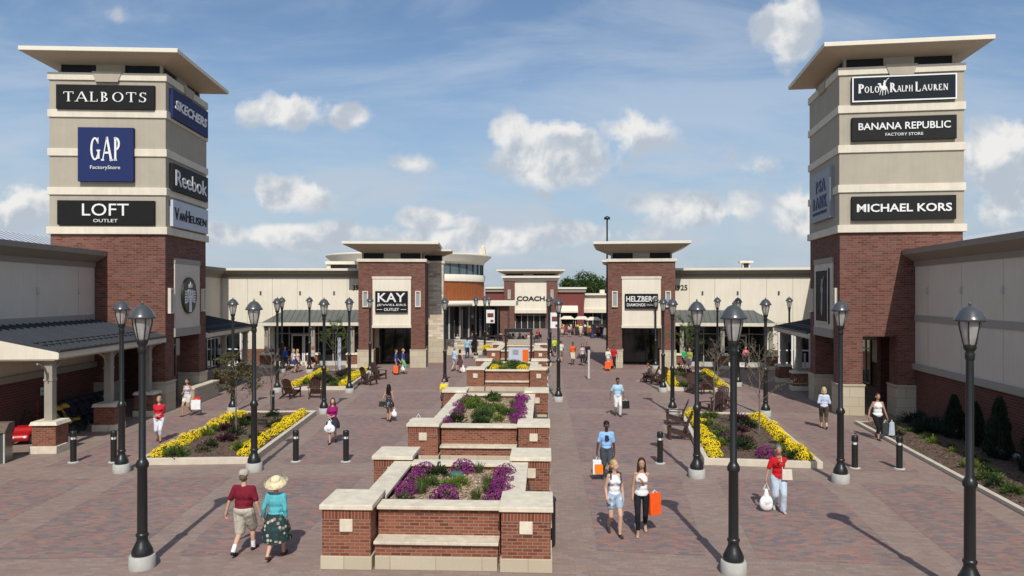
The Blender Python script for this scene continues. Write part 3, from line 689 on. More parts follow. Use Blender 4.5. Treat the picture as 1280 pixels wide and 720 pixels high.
# walls joining each small tower to what stands behind
for s in (1, -1):
    t = thing('vestibule_wall', 'shaded wall with a cream upper and brick base seen through the arch of the %s small brick tower' % SIDE[s], 'wall', W(s, -6.4, 23.5), ROT(s))
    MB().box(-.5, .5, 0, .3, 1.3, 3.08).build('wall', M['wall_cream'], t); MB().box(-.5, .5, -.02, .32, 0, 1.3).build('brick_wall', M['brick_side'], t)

# signs on the towers ------------------------------------------------
def on_front(s, u0, u1, z0, z1, off=.2): return W(s, (u0+u1)/2, -off, (z0+z1)/2), ROT(s), abs(u1-u0), z1-z0
def on_plaza(s, v0, v1, z0, z1, off=.22): return W(s, -off, (v0+v1)/2, (z0+z1)/2), ROT(s)+(-math.pi/2 if s > 0 else math.pi/2), abs(v1-v0), z1-z0
S = []
p, r, w, h = on_front(-1, .42, 4.85, 14.07, 15.2); sign('shop_sign', 'black sign with one widely spaced line of white serif capitals, above the blue square', p, r, w, h, 'sign_black', [('serif', 'TALBOTS', 0, 0, .84, .42, -.035, 0)])
p, r, w, h = on_front(-1, 1.35, 3.85, 10.72, 13.22, .25); sign('shop_sign', 'square blue sign with three tall white serif capitals', p, r, w, h, 'sign_blue', [('serif', 'GAP', 0, .10, .53, .46, .02, 0), ('sans', 'FactoryStore', 0, -.25, .54, .085, .0, 0)], depth=.2)
p, r, w, h = on_front(-1, .42, 4.8, 8.72, 9.85); sign('shop_sign', 'black sign with thin white capitals over a small second line, below the blue square', p, r, w, h, 'sign_black', [('sans', 'LOFT', 0, .12, .48, .50, 0.0, 0), ('sans', 'OUTLET', 0, -.33, .25, .13, .0, 0)])
p, r, w, h = on_plaza(-1, .35, 4.95, 13.85, 15.25); sign('shop_sign', 'dark blue sign with slanted white capitals, topmost on the tower side face', p, r, w, h, 'sign_blue', [('sans', 'SKECHERS', 0, 0, .88, .34, .03, .35)])
p, r, w, h = on_plaza(-1, .35, 4.95, 10.42, 11.72); sign('shop_sign', 'charcoal sign with heavy white lettering in upper and lower case', p, r, w, h, 'sign_charcoal', [('sans', 'Reebok', 0, 0, .88, .58, .008, 0)])
p, r, w, h = on_plaza(-1, .35, 4.95, 8.72, 9.98); sign('shop_sign', 'pale grey blue sign with thin dark capitals below the charcoal one', p, r, w, h, 'sign_pale', [('sans', 'V', -.41, 0, .10, .46, 0, 0), ('sans', 'AN', -.265, -.07, .155, .30, 0, 0), ('sans', 'H', -.115, 0, .085, .46, 0, 0), ('sans', 'EUSEN', .19, -.07, .48, .30, 0, 0)], letters='sign_charcoal')
t = None
p, r, w, h = on_front(1, .47, 4.87, 14.17, 15.32)
t = sign('shop_sign', 'dark sign with a white border and a small rider emblem between words', p, r, w, h, 'sign_dkgreen',
     [('serif', 'P', -.415, .02, .055, .36, .03, 0), ('serif', 'OLO', -.31, -.03, .14, .26, .03, 0), ('serif', 'R', -.105, .02, .065, .38, .03, 0), ('serif', 'ALPH', .005, -.03, .15, .26, .03, 0), ('serif', 'L', .13, .02, .05, .38, .03, 0), ('serif', 'AUREN', .29, -.03, .25, .26, .03, 0)], frame='white')
em = MB()   # small polo rider emblem
for c, rr in (((0, 0), (.13, .10)), ((-.13, .06), (.05, .09)), ((-.17, .16), (.07, .035)), ((.02, .14), (.05, .11)), ((.03, .27), (.035, .04))): em.ell((c[0], -.02, c[1]), (rr[0], .012, rr[1]), 12, 6)
for a, b in (((-.1, -.05), (-.16, -.28)), ((-.04, -.08), (-.05, -.3)), ((.07, -.06), (.05, -.28)), ((.12, -.02), (.17, -.24)), ((.04, .2), (.14, .36)), ((.14, .36), (.19, .38))): em.tube((a[0], -.02, a[1]), (b[0], -.02, b[1]), .022, .012, 6)
em2 = MB(); em2._join(em, Matrix.Translation((-.195*w, 0, .02)) @ Matrix.Scale(1.12, 4)); em2.build('rider_emblem', M['white'], t)
p, r, w, h = on_front(1, .47, 4.87, 12.42, 13.48); sign('shop_sign', 'charcoal sign with wide thin white capitals over a small second line', p, r, w, h, 'sign_charcoal', [('sans', 'BANANA REPUBLIC', 0, .1, .88, .30, .012, 0), ('sans', 'FACTORY STORE', 0, -.26, .36, .12, .0, 0)])
p, r, w, h = on_front(1, .47, 4.85, 8.85, 9.92); sign('shop_sign', 'charcoal sign with one line of bold white capitals, lowest on its tower front', p, r, w, h, 'sign_charcoal', [('sans', 'MICHAEL KORS', 0, 0, .91, .34, .018, 0)])
p, r, w, h = on_plaza(1, .8, 4.2, 9.1, 11.5); sign('shop_sign', 'upright grey sign with dark serif letters in two lines on a tower side', p, r, w, h, 'sign_grey', [('serif', 'PSA', .05, .2, .5, .26, .03, 0), ('serif', 'BANK', 0, -.13, .72, .26, .03, 0), ('sans', 'FACTORY STORE', 0, -.34, .7, .06, .0, 0)], letters='sign_navy', depth=.2)
# poster on the right tower
p, r, w, h = on_plaza(1, 1.45, 3.7, 4.1, 6.75, .12)
t = sign('poster_sign', 'tall framed dark poster with a pale figure on brick', p, r, w, h, 'sign_black', [], depth=.12, frame='alu', fw=.09)
pf = MB()
for c, rr in (((.0, -.55), (.15, .42)), ((.03, -.1), (.12, .35)), ((.02, .35), (.2, .3)), ((.0, .72), (.1, .13))): pf.ell((c[0], -.004, c[1]), (rr[0], .01, rr[1]), 14, 8)
pf.tube((.12, -.005, .45), (.38, -.005, .95), .05, .03, 6); pf.build('printed_figure', M['sign_grey'], t)
# round coffee emblem on the left tower
p, r, w, h = on_plaza(-1, 1.75, 3.45, 4.6, 6.3, .16); t = thing('round_sign', 'round green and white emblem on a grey wall panel', 'sign', p, r)
def disc(mb, rad, y0, y1, n=40, cz=0): mb.prism([(math.cos(2*math.pi*i/n)*rad, math.sin(2*math.pi*i/n)*rad+cz) for i in range(n)], 'y', y0, y1); return mb
disc(MB(), .90, 0, .16).build('sign_panel', M['black'], t); disc(MB(), .85, -.01, -.001).build('emblem_field', M['emblem_green'], t)
em = MB(); em.ell((0, -.02, .12), (.13, .012, .19), 14, 8); em.prism([(-.16, -.83), (.16, -.83), (.13, -.2), (.2, 0), (-.2, 0), (-.13, -.2)], 'y', -.03, -.012)
for k in (-1, 1):
    for i in range(5): a = .12+i*.14; em.prism([(k*.3, -.42+a*.8), (k*.62, -.52+a), (k*.66, -.44+a), (k*.3, -.34+a*.8)], 'y', -.03, -.012)
    for i in range(3): em.prism([(k*(.17+.06*i), .3-.02*i), (k*(.22+.06*i), .3-.02*i), (k*(.30+.05*i), -.3), (k*(.25+.05*i), -.34)], 'y', -.03, -.012)
em.prism([(-.2, .38), (-.22, .56), (-.1, .47), (0, .68), (.1, .47), (.22, .56), (.2, .38)], 'y', -.03, -.012)
em.build('wave_emblem', M['white'], t)
# jewellery and diamonds signs
def at_wt(s, z): p = W(s, -8.28, 20.3-.22, z); return p, ROT(s)
p, r = at_wt(-1, 4.95)
t = sign('shop_sign', 'nearly square black sign with three large white capitals and two small lines', p, r, 2.42, 1.6, 'sign_black', [('sans', 'KAY', 0, .2, .84, .42, .012, 0), ('sans', 'JEWELERS', 0, -.16, .90, .12, .0, 0), ('sans', 'OUTLET', 0, -.36, .46, .13, .01, 0)])
b = MB(); b.box(-1.1, -.68, -.03, -.004, -.59, -.56); b.box(.68, 1.1, -.03, -.004, -.59, -.56); b.build('sign_rule', M['white'], t)
p, r = at_wt(1, 5.0); sign('shop_sign', 'wide black sign with two lines of white capitals on a smaller brick tower', p, r, 2.42, 1.1, 'sign_black', [('sans', 'HELZBERG', 0, .15, .92, .38, .015, 0), ('sans', 'DIAMONDS', -.16, -.25, .56, .2, .01, 0), ('sans', 'OUTLET', .29, -.25, .26, .12, .0, 0)])

# ------------------------------------------------------------------ the far end of the plaza
def XW(px, d): return G(px, 368, d=d).x
d = 118.0
def Z(y): return HC+(HY-y)*d/FP           # height of what stands in the far facade
t = thing('shop_building', 'cream shop front with black capitals between brick piers, at the end of the plaza', 'building', (XW(663.5, d), d, 0)); x0 = XW(663.5, d)
def xl(px): return XW(px, d)-x0
MB().box(xl(643.5), xl(683), -.05, 12, Z(391), Z(348)).build('wall_panel', M['wall_cream'], t)
b = MB(); b.box(xl(630), xl(643.2), -.25, 12, 0, Z(351)); b.build('brick_pier', M['brick_tower'], t)
b = MB(); b.box(xl(683.3), xl(697), -.25, 12, 0, Z(351)); b.build('brick_pier', M['brick_tower'], t)
MB().box(xl(629), xl(698), -.35, 12.1, Z(351), Z(347.6)).build('frieze', M['band'], t)
MB().box(xl(627), xl(700), -.8, 12.4, Z(347.5), Z(344.8)).build('band', M['eave'], t)
MB().box(xl(632), xl(695), 0, 12, Z(344.7), Z(342.6)).build('clerestory_window', M['window_black'], t)
f = MB()
for p0, p1 in ((631, 633), (654, 667), (694, 696)): f.box(xl(p0), xl(p1), -.08, .1, Z(344.7), Z(342.6))
parts(f, 'window_surround', M['stucco'], t)
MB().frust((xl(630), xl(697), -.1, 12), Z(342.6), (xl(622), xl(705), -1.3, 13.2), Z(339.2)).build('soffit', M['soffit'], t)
MB().box(xl(621), xl(705.8), -1.4, 13.3, Z(339.1), Z(337.2)).build('roof_slab', M['eave'], t)
MB().box(xl(643.5), xl(683), -.35, -.05, Z(391.5), Z(387.5)).build('panel_trim', M['band'], t)
MB().box(xl(643.2), xl(683.3), 1, 1.4, 0, Z(391.6)).build('shop_window', M['glass_dark'], t)
f = MB()
for k in range(6): a = xl(643.5)+k*(xl(683)-xl(643.5)-.1)/5; f.box(a, a+.1, .9, 1, 0, Z(391.6))
f.box(xl(643.5), xl(683), .9, .99, 2.1, 2.2); f.build('window_frame', M['alu'], t)
for px in (636.5, 690): sconce(t, xl(px), -.25, Z(368), 0, -1, 1.5)
n = fit(sans_mb('COACH', .035), 0, Z(373.2), xl(681)-xl(646), Z(370.2)-Z(376.2), -.07, .06); n.build('lettering', M['black'], t, fix=False)
for px0, px1, ytop, lab in ((697.3, 730, 359, 'dark red shop wall with a cream awning, beside the vending carts'), (606, 629.7, 358.5, 'dark red shop wall between the round building and the cream front with black capitals')):
    a, c = XW(px0, d), XW(px1, d); t = thing('shop_building', lab, 'building', ((a+c)/2, d+.6, 0)); hw = (c-a)/2; zt = Z(ytop)
    MB().box(-hw, hw, 0, 12, 2.6, zt-.35).build('wall', M['wall_red'], t); MB().box(-hw, -hw+.5, 0, 12, 0, 2.6).build('brick_pier', M['wall_red'], t); MB().box(hw-1.1, hw, 0, 12, 0, 2.6).build('brick_pier', M['wall_red'], t)
    MB().box(-hw, hw+.4, -.5, 12, zt-.3, zt).build('roof_edge', M['eave'], t); MB().box(-hw, hw+.3, -.3, 12, zt-.8, zt-.31).build('cornice', M['cornice'], t)
    MB().box(-hw+.5, hw-1.1, .8, 1.0, 0, 2.6).build('shop_window', M['glass_dark'], t)
    MB().prism([(-1.3, 2.6), (-1.3, 2.9), (.0, 3.7), (.0, 2.6)], 'x', -hw, hw-1).build('awning', M['wall_cream'], t)
a, c = XW(730.6, d), XW(800, d); t = thing('shop_building', 'low cream shop front at the end of the plaza, under the green trees', 'building', ((a+c)/2, d+3, 0)); hw = (c-a)/2
MB().box(-hw, hw, 0, 12, 2.6, Z(369)).build('wall', M['wall_cream'], t); MB().box(-hw, hw+.3, -.5, 12, Z(369), Z(366.5)).build('roof_edge', M['eave'], t)
MB().box(-hw, hw, -.35, 0, 2.5, 3.1).build('panel_trim', M['band'], t); MB().box(-hw, hw, .8, 1, 0, 2.6).build('shop_window', M['glass_dark'], t)
f = MB(); [f.box(-hw+k*1.5, -hw+k*1.5+.09, .7, .8, 0, 2.6) for k in range(7)]; f.build('window_frame', M['alu'], t)
MB().box(XW(752, d)-(a+c)/2, XW(758, d)-(a+c)/2, 1, 3, Z(366.5), Z(362)).build('roof_unit', M['band'], t)
# long rooms behind, closing the view between the wings
for s in (1, -1):
    t = thing('shop_building', '%s hand long shop row running back behind the small brick tower' % SIDE[s], 'building', W(s, -5.6 if s < 0 else -8.2, 34), ROT(s)); X = lambda u: s*u
    e = 45 if s > 0 else 10
    MB().box(X(0), X(12), -6.4, e, 0, 6.3).build('wall', M['wall_cream'], t); MB().box(X(-.3), X(12), -6.5, e+.2, 6.3, 6.6).build('roof_edge', M['eave'], t)
    for k in range(5):
        MB().box(X(-.06), X(.02), -7.5+k*3.4, -5+k*3.4, .1, 3.1).build('shop_window', M['glass_dark'], t)

# round building
rc = G(512, 368, d=94); rc.z = 0; K = 1.343
t = thing('round_building', 'round building with a ring of upper windows over rust coloured panels', 'building', rc)
def ring(name, prof, mat, n=80): return MB().lathe([(r_*K, z if z < .01 else HC+(z-HC)*1.35) for r_, z in prof], n).build(name, M[mat], t)
ring('glass_wall', [(6.9, 0), (6.9, 4.95)], 'glass_dark'); ring('rust_panel', [(7.05, 4.95), (7.05, 6.65)], 'wood_panel'); ring('white_band', [(7.16, 6.66), (7.18, 7.25), (7.0, 7.27)], 'eave')
ring('upper_window', [(6.95, 7.27), (6.95, 8.2)], 'glass_blue'); ring('flared_roof', [(6.9, 8.2), (7.1, 8.22), (7.1, 8.4), (7.75, 8.95), (7.78, 9.1), (0.1, 9.12)], 'eave'); ring('round_canopy', [(7.1, 4.45), (8.3, 4.5), (8.3, 4.9), (7.06, 4.94)], 'eave')
def zz(z): return HC+(z-HC)*1.35
f = MB()
for k in range(44): a = 2*math.pi*k/44; f.box(6.93*K, 7.03*K, -.06, .06, zz(7.27), zz(8.2), Matrix.Rotation(a, 4, 'Z'))
f.build('window_mullion', M['frame_dark'], t)
j = MB()
for k in range(110): a = 2*math.pi*k/110; j.box(7.04*K, 7.075*K, -.025, .025, zz(4.96), zz(6.64), Matrix.Rotation(a, 4, 'Z'))
j.build('panel_joint', M['wood_panel'], t)
f = MB()
for k in range(36): a = 2*math.pi*k/36; f.box(6.85*K, 7.0*K, -.07, .07, 0, zz(4.45), Matrix.Rotation(a, 4, 'Z'))
f.build('window_frame', M['alu'], t)
for k in range(20): a = 2*math.pi*(k+.5)/20; MB().tube((8.0*K*math.cos(a), 8.0*K*math.sin(a), 0), (8.0*K*math.cos(a), 8.0*K*math.sin(a), zz(4.45)), .11).build('canopy_post', M['frame_dark'], t)
ch = G(603.5, 368, d=93.5); t = thing('roof_stack', 'pale stone chimney rising behind the round building roof', 'chimney', (ch.x, ch.y, 0))
MB().box(-.36, .36, -.36, .36, 9.6, 11.3).build('chimney_shaft', M['coping'], t); MB().lathe([(.26, 11.3), (.26, 11.6), (.02, 11.8)], 12).build('cowl', M['coping'], t)
# flat canopy slab running from the round building
dd = 86; x0, x1 = XW(590, dd), XW(645, dd); t = thing('entrance_canopy', 'long flat cream canopy on dark posts beside the round building', 'canopy', ((x0+x1)/2, dd, 0)); hw = (x1-x0)/2
MB().box(-hw, hw, 0, 7, 4.15, 4.75).build('canopy_slab', M['eave'], t, bevel=.03)
for k in range(4): MB().box(-hw+.3+k*1.3, -hw+.44+k*1.3, .5, .64, 0, 4.15).build('canopy_post', M['frame_dark'], t)
MB().box(hw-1.9, hw-1.0, .6, 1.5, 0, 4.15).build('brick_pier', M['brick_tower'], t)
MB().box(-hw, hw-2.0, 6.6, 6.8, 0, 4.15).build('glass_wall', M['glass_dark'], t)
# stone tower
c = G(545, 368, d=59); t = thing('stone_tower', 'narrow tower of rough pale ledge stone with a flared roof', 'tower', (c.x-.3, 59, 0), SPL)
MB().box(-.85, .85, 0, 1.9, 1.9, 8.0).build('stone_body', M['ledge_stone'], t); MB().box(-.95, .95, -.1, 2.0, 0, 1.9).build('stone_base', M['stone_block'], t)
MB().box(-.95, .95, -.1, 2.0, 8.0, 8.2).build('band', M['band'], t); MB().box(-.7, .7, .1, 1.8, 8.2, 8.65).build('clerestory_window', M['window_black'], t)
MB().frust((-.75, .75, .0, 1.9), 8.65, (-1.5, 1.5, -.7, 2.6), 8.95).build('soffit', M['soffit'], t); MB().box(-1.52, 1.52, -.72, 2.62, 8.95, 9.1).build('roof_slab', M['eave'], t)
# rooftop things behind the left wing, roof unit and mast on the right
c = G(429, 368, d=60); t = thing('roof_monitor', 'small flat roofed monitor with a dark window behind the left cream shop', 'roof unit', (c.x+.6, c.y, 0), SPL)
MB().box(-1.9, 2.1, 0, 3, 6.5, 7.95).build('monitor_wall', M['band'], t); MB().box(-2.0, 2.2, -.15, 3, 7.95, 8.2).build('roof_slab', M['eave'], t); MB().box(-1.6, .5, -.02, 0, 7.45, 7.9).build('monitor_window', M['glass_dark'], t)
c = G(932, 368, d=62); t = thing('roof_unit', 'small white capped vent box on the roof of the right cream shop', 'roof unit', (c.x, c.y, 7.3), -SPL)
MB().box(-.3, .3, -.3, .3, 0, .85).build('vent_box', M['band'], t); MB().box(-.55, .55, -.5, .5, .85, 1.0).build('vent_cap', M['eave'], t); MB().box(-.2, .2, -.31, -.3, .4, .8).build('vent_opening', M['black'], t)
c = G(767, 368, d=57); t = thing('mast_light', 'thin dark light pole rising behind a small brick tower roof', 'light pole', (c.x, c.y+6, 0))
MB().tube((0,0,0), (0,0,12.0), .09, .07).build('pole', M['post_black'], t); MB().lathe([(.05, 0), (.28, .02), (.25, .2), (.05, .3)], 12, (0,0,11.9)).build('lamp_head', M['post_black'], t)

# ------------------------------------------------------------------ street lamps
def make_lamp():
    t = thing('street_lamp', 'black post lamp', 'street lamp', (0,0,0))
    MB().lathe([(.25, 0), (.255, .05), (.25, .24), (.235, .26)], 28).build('concrete_footing', M['concrete'], t)
    MB().lathe([(0.1974,.262),(0.2016,.30),(0.1974,.36),(0.1596,.44),(0.1218,.52),(0.105,.56),(0.105,.62),(0.1218,.64),(0.1218,.68),(0.09912,.70)], 24).build('base_casting', M['post_black'], t)
    MB().lathe([(0.09912,.701),(0.09408,2.0),(0.1218,2.03),(0.126,2.09),(0.09912,2.15),(0.06888,2.20),(0.06552,4.2),(0.06216,4.30)], 20).build('post', M['post_black'], t)
    MB().lathe([(0.063,4.301),(0.0798,4.33),(0.084,4.42),(0.0672,4.46),(0.0966,4.50),(0.1092,4.54),(0.105,4.58)], 20).build('lantern_collar', M['post_black'], t)
    MB().lathe([(0.084,4.582),(0.1008,4.60),(0.1386,4.75),(0.1722,4.93),(0.1781,5.02)], 20).build('lantern_glass', M['lantern_glass'], t)
    MB().lathe([(0.0252,4.6),(0.0294,4.7),(0.0252,4.86)], 10).build('bulb', M['white'], t)
    for k in range(6):
        a = k*math.pi/3+.3; pr = [(0.09912,4.56),(0.1445,4.74),(0.1831,4.92),(0.1865,5.03)]; mb = MB()
        for (r0, z0), (r1, z1) in zip(pr, pr[1:]): mb.tube((math.cos(a)*r0, math.sin(a)*r0, z0), (math.cos(a)*r1, math.sin(a)*r1, z1), .011, n=5)
        mb.build('lantern_rib', M['post_black'], t)
    c = MB().lathe([(0.2436,5.01),(0.2646,5.02),(0.2604,5.05),(0.2268,5.10),(0.1806,5.18),(0.1176,5.255),(0.0462,5.29),(0.0168,5.30)], 28).build('lantern_cap', M['cap_grey'], t)
    MB().lathe([(0.0168,5.298),(0.0294,5.32),(0.01512,5.35),(0.00336,5.37)], 10).build('finial', M['cap_grey'], c)
    return t
lamp0 = make_lamp(); first = True
LAMPS = [  # side, u, v, label
 (-1,-7.72,-20.0,'tallest lamp post before the striped awning, its base near the straw hat couple'), (-1,-7.55,-11.85,'lamp post at the near corner of the left flower bed, above the walking couple'),
 (-1,-7.5,-.83,'lamp post beside the person in the magenta top'), (-1,-7.45,6.4,'lamp post at the near corner of the far left flower bed'), (-1,-7.25,16.1,'lamp post before the brick tower with the square black sign'),
 (-1,-3.5,-11.8,'lamp post by the bollards between the brick column base and left flower bed'), (-1,-3.2,-.3,'lamp post behind the leafy young tree at the far end of left bed'), (-1,-3.35,6.9,'lamp post behind the two chairs seen from behind, left side'),
 (-1,-2.9,17.1,'lamp post beside the grey sleeveless top and black shorts, before shop windows'), (-1,-.9,17.5,'slim lamp post far left, close to the corner of the dark awning'),
 (1,-7.74,-20.3,'lamp post standing closest on the right, near the bottom edge'), (1,-7.65,-12.6,'lamp post at the near corner of right flower bed, beside a bollard'), (1,-7.51,-.6,'lamp post beside the chairs at the far corner of the right flower bed'),
 (1,-7.48,7.0,'lamp post at the near corner of the far right flower bed'), (1,-7.25,20.0,'lamp post before the arch of the brick tower with the wide black sign'), (1,-3.55,-12.6,'lamp post left of two bollards, before the right tower'),
 (1,-3.39,-.7,'lamp post behind the bare young tree of the right flower bed'), (1,-3.3,16.3,'lamp post before the right green awning, its second from the left'), (1,1.9,18.6,'lamp post by the white framed doors beyond the right dark awning'),
 (1,-3.68,-20.9,'lamp post at the right edge of the photo, in front of the shrubs'), (1,-2.9,10.2,'lamp post whose head shows just above the nearest right lamp')]
for s, u, v, lab in LAMPS:
    p = W(s, u, v)
    if first: lamp0.location = p; tag(lamp0, lab, None, 'black post lamps along the plaza'); first = False
    else: dup(lamp0, p, random.random(), lab, 'black post lamps along the plaza')
for x, y, lab in ((-6.01,43.8,'lamp post left of the third brick planter, by the couple with a white bag'), (-5.96,63.0,'lamp post beside the light blue shirt and jeans near the round building'), (-5.5,66.6,'lamp post holding a banner near the round building'),
                  (-5.9,77,'lamp post farthest away, seen over the outdoor tables'), (.25,56.6,'lamp post right of the planters holding a banner, second from the camera'), (.67,37.9,'lamp post by the third planter beside the white top and pale trousers'), (.45,66,'lamp post right of the planters farthest back')):
    dup(lamp0, (x, y, 0), 0, lab, 'black post lamps along the plaza')
for x, y, lab in ((-5.5,66.6,'white and maroon banner on a lamp post near the round building'), (.25,56.6,'white and maroon banner on a lamp post right of the planters')):
    t = thing('lamp_banner', lab, 'banner', (x, y, 0), 0)
    sg = 1
    MB().box(.14, .90, -.015, .015, 2.9, 4.1).build('banner_cloth', M['white'], t)
    MB().box(.24, .80, -.022, -.017, 3.42, 3.80).box(.52, .80, -.022, -.017, 2.98, 3.2).build('banner_print', M['wall_red'], t)
    for z in (2.9, 4.1): MB().tube((.05, 0, z), (.95, 0, z), .015).build('banner_arm', M['post_black'], t)

# ------------------------------------------------------------------ bollards
def make_bollard():
    t = thing('bollard', 'black bollard', 'bollard', (0,0,0))
    MB().lathe([(.17, 0), (.17, .03), (.10, .035)], 20).build('base_plate', M['concrete'], t)
    MB().lathe([(.095,.036),(.095,.76)], 20).build('post', M['post_black'], t)
    MB().lathe([(.075,.761),(.075,.85)], 16).build('light_ring', M['white'], t)
    for k in range(4): a = k*math.pi/2+.5; MB().tube((.085*math.cos(a), .085*math.sin(a), .76), (.085*math.cos(a), .085*math.sin(a), .86), .01, n=5).build('louvre_bar', M['post_black'], t)
    MB().lathe([(.10,.852),(.102,.87),(.10,1.0),(.09,1.03),(.01,1.035)], 20).build('head', M['post_black'], t)
    return t
b0 = make_bollard(); first = True
for s, u, v, lab in ((-1,-1.31,-10.4,'black bollard beside the brick column base, farthest left'), (-1,-2.62,-10.45,'black bollard just left of a lamp post, near the brick column'), (-1,-8.55,-10.65,'black bollard right of the near left flower bed and its lamp'),
   (-1,-10.2,-10.75,'black bollard below the person in the magenta top'), (-1,-5.04,-.4,'black bollard at the far end of the left flower bed'), (1,-8.64,-10.9,'black bollard left of the right flower bed, next to the wooden chairs'),
   (1,-2.58,-10.7,'black bollard just right of the lamp before the right tower'), (1,-1.22,-10.6,'black bollard beside the shrub bed kerb on the right'), (1,-5.3,-.3,'black bollard among the chairs behind the right flower bed')):
    p = W(s, u, v)
    if first: b0.location = p; tag(b0, lab, None, 'black bollards'); first = False
    else: dup(b0, p, 0, lab, 'black bollards')

# ------------------------------------------------------------------ plants
def leaf(mb, p, d, w, l, rnd=random):
    """one small leaf blade at p pointing along d"""
    d = Vector(d).normalized(); s = d.cross(Vector((rnd.uniform(-1,1), rnd.uniform(-1,1), rnd.uniform(-.3,1)))).normalized()*w/2
    p = Vector(p); mb.add([p, p+d*l*.5+s, p+d*l, p+d*l*.5-s], [(0,1,2,3)])
def rdir(zmin=-.2):
    while True:
        v = Vector((random.uniform(-1,1), random.uniform(-1,1), random.uniform(zmin,1)))
        if .2 < v.length < 1: return v.normalized()
def mum_mesh(seed, r=.30, h=.28, bloom='bloom_yellow', green='leaf_green', nb=460, cover=.95):
    random.seed(seed); g = MB(); b = MB()
    for i in range(150):
        d = rdir(-.05); k = .93*random.uniform(.6, 1); leaf(g, (d.x*r*k*.85, d.y*r*k*.85, d.z*h*k*.8), d+Vector((0,0,.2)), .05, .08)
    lump = [(rdir(.1), random.uniform(.10, .22)) for _ in range(7)]
    for i in range(nb):
        d = rdir(.02 if cover > .9 else .3)
        if random.random() > cover: continue
        k = 1+sum(a*max(0, d.dot(q)-.75)*2.5 for q, a in lump)+random.uniform(-.07, .05)
        p = Vector((d.x*r*k, d.y*r*k, d.z*h*k+.02)); n = (d+rdir(-1)*.35).normalized(); q = n.to_track_quat('Z', 'Y'); rr = random.uniform(.014, .024)
        vs = [p+q @ Vector((math.cos(a*math.pi/3)*rr, math.sin(a*math.pi/3)*rr, 0)) for a in range(6)]; vs.append(p+n*rr*.5)
        b.add(vs, [(i, (i+1) % 6, 6) for i in range(6)])
    return g, b
def mum(name, seeds, bloom, label, cat, group, **kw):
    out = []
    for sd_ in seeds:
        g, b = mum_mesh(sd_, **kw); t = thing(name, label, cat, (0,0,-50), 0, group)
        g.build('foliage', M['leaf_green'], t, fix=False); b.build('blooms', M[bloom], t, fix=False); out.append([t, True])
    return out
def place(pool, loc, label, group, scale=1):
    random.shuffle(pool); e = pool[0]; rz = random.uniform(0, 6.28)
    if e[1]: o = e[0]; e[1] = False; o.location = loc; o.rotation_euler = (0,0,rz); o.scale = (scale,)*3; tag(o, label, None, group); return o
    return dup(e[0], loc, rz, label, group, scale)
yel = mum('chrysanthemum', (1, 2, 3, 4), 'bloom_yellow', 'yellow', 'flower', 'yellow')
pur = mum('chrysanthemum', (5, 6, 7), 'bloom_purple', 'purple', 'flower', 'purple')
plum = mum('sedum_clump', (8, 9), 'bloom_plum', 'plum', 'plant', 'plum', r=.3, h=.24, nb=90, cover=.8)
def clump(name, seed, r, h, n, mat, w=.05, l=.13, up=.25, cat='plant'):
    random.seed(seed); mb = MB()
    for i in range(n):
        d = rdir(0); k = random.uniform(.35, 1.05)*(1+.25*math.sin(3*math.atan2(d.y, d.x)+seed)); leaf(mb, (d.x*r*k, d.y*r*k, d.z*h*k), d+Vector((0,0,up)), w, l*random.uniform(.6, 1.2))
    t = mb.build(name, M[mat], None, fix=False); tag(t, 'plant', cat); t.location = (0,0,-50); return [t, True]
def grass_clump(seed, r, h, n, mat='leaf_green'):
    random.seed(seed); mb = MB()
    for i in range(n):
        a = random.uniform(0, 6.28); q = random.random()**.5*r*.4; p = Vector((math.cos(a)*q, math.sin(a)*q, 0)); out = Vector((math.cos(a), math.sin(a), 0))*r*random.uniform(.2, 1); hh = h*random.uniform(.5, 1)
        s = Vector((-math.sin(a), math.cos(a), 0))*.006; m1 = p+out*.4+Vector((0,0,hh*.65)); e = p+out+Vector((0,0,hh))
        mb.add([p-s, p+s, m1+s*.8, m1-s*.8, e], [(0,1,2,3), (3,2,4)])
    t = mb.build('grass_tuft', M[mat], None, fix=False); tag(t, 'grass', 'plant'); t.location = (0,0,-50); return [t, True]
lime = [clump('leafy_plant', 21, .26, .2, 260, 'leaf_lime'), clump('leafy_plant', 22, .24, .22, 260, 'leaf_lime')]
green = [clump('leafy_plant', 23, .30, .26, 340, 'leaf_dark', w=.045), clump('leafy_plant', 24, .34, .22, 340, 'leaf_green')]
juniper = [clump('spreading_juniper', 25, .65, .38, 1500, 'leaf_ever', w=.03, l=.16, up=.1), clump('spreading_juniper', 26, .6, .42, 1500, 'leaf_ever', w=.03, l=.16, up=.1)]
dkplum = [clump('dark_plum_plant', 27, .34, .26, 420, 'leaf_plum'), clump('dark_plum_plant', 28, .32, .22, 380, 'leaf_plum')]
tuft = [grass_clump(31, .30, .40, 150), grass_clump(32, .26, .34, 120)]

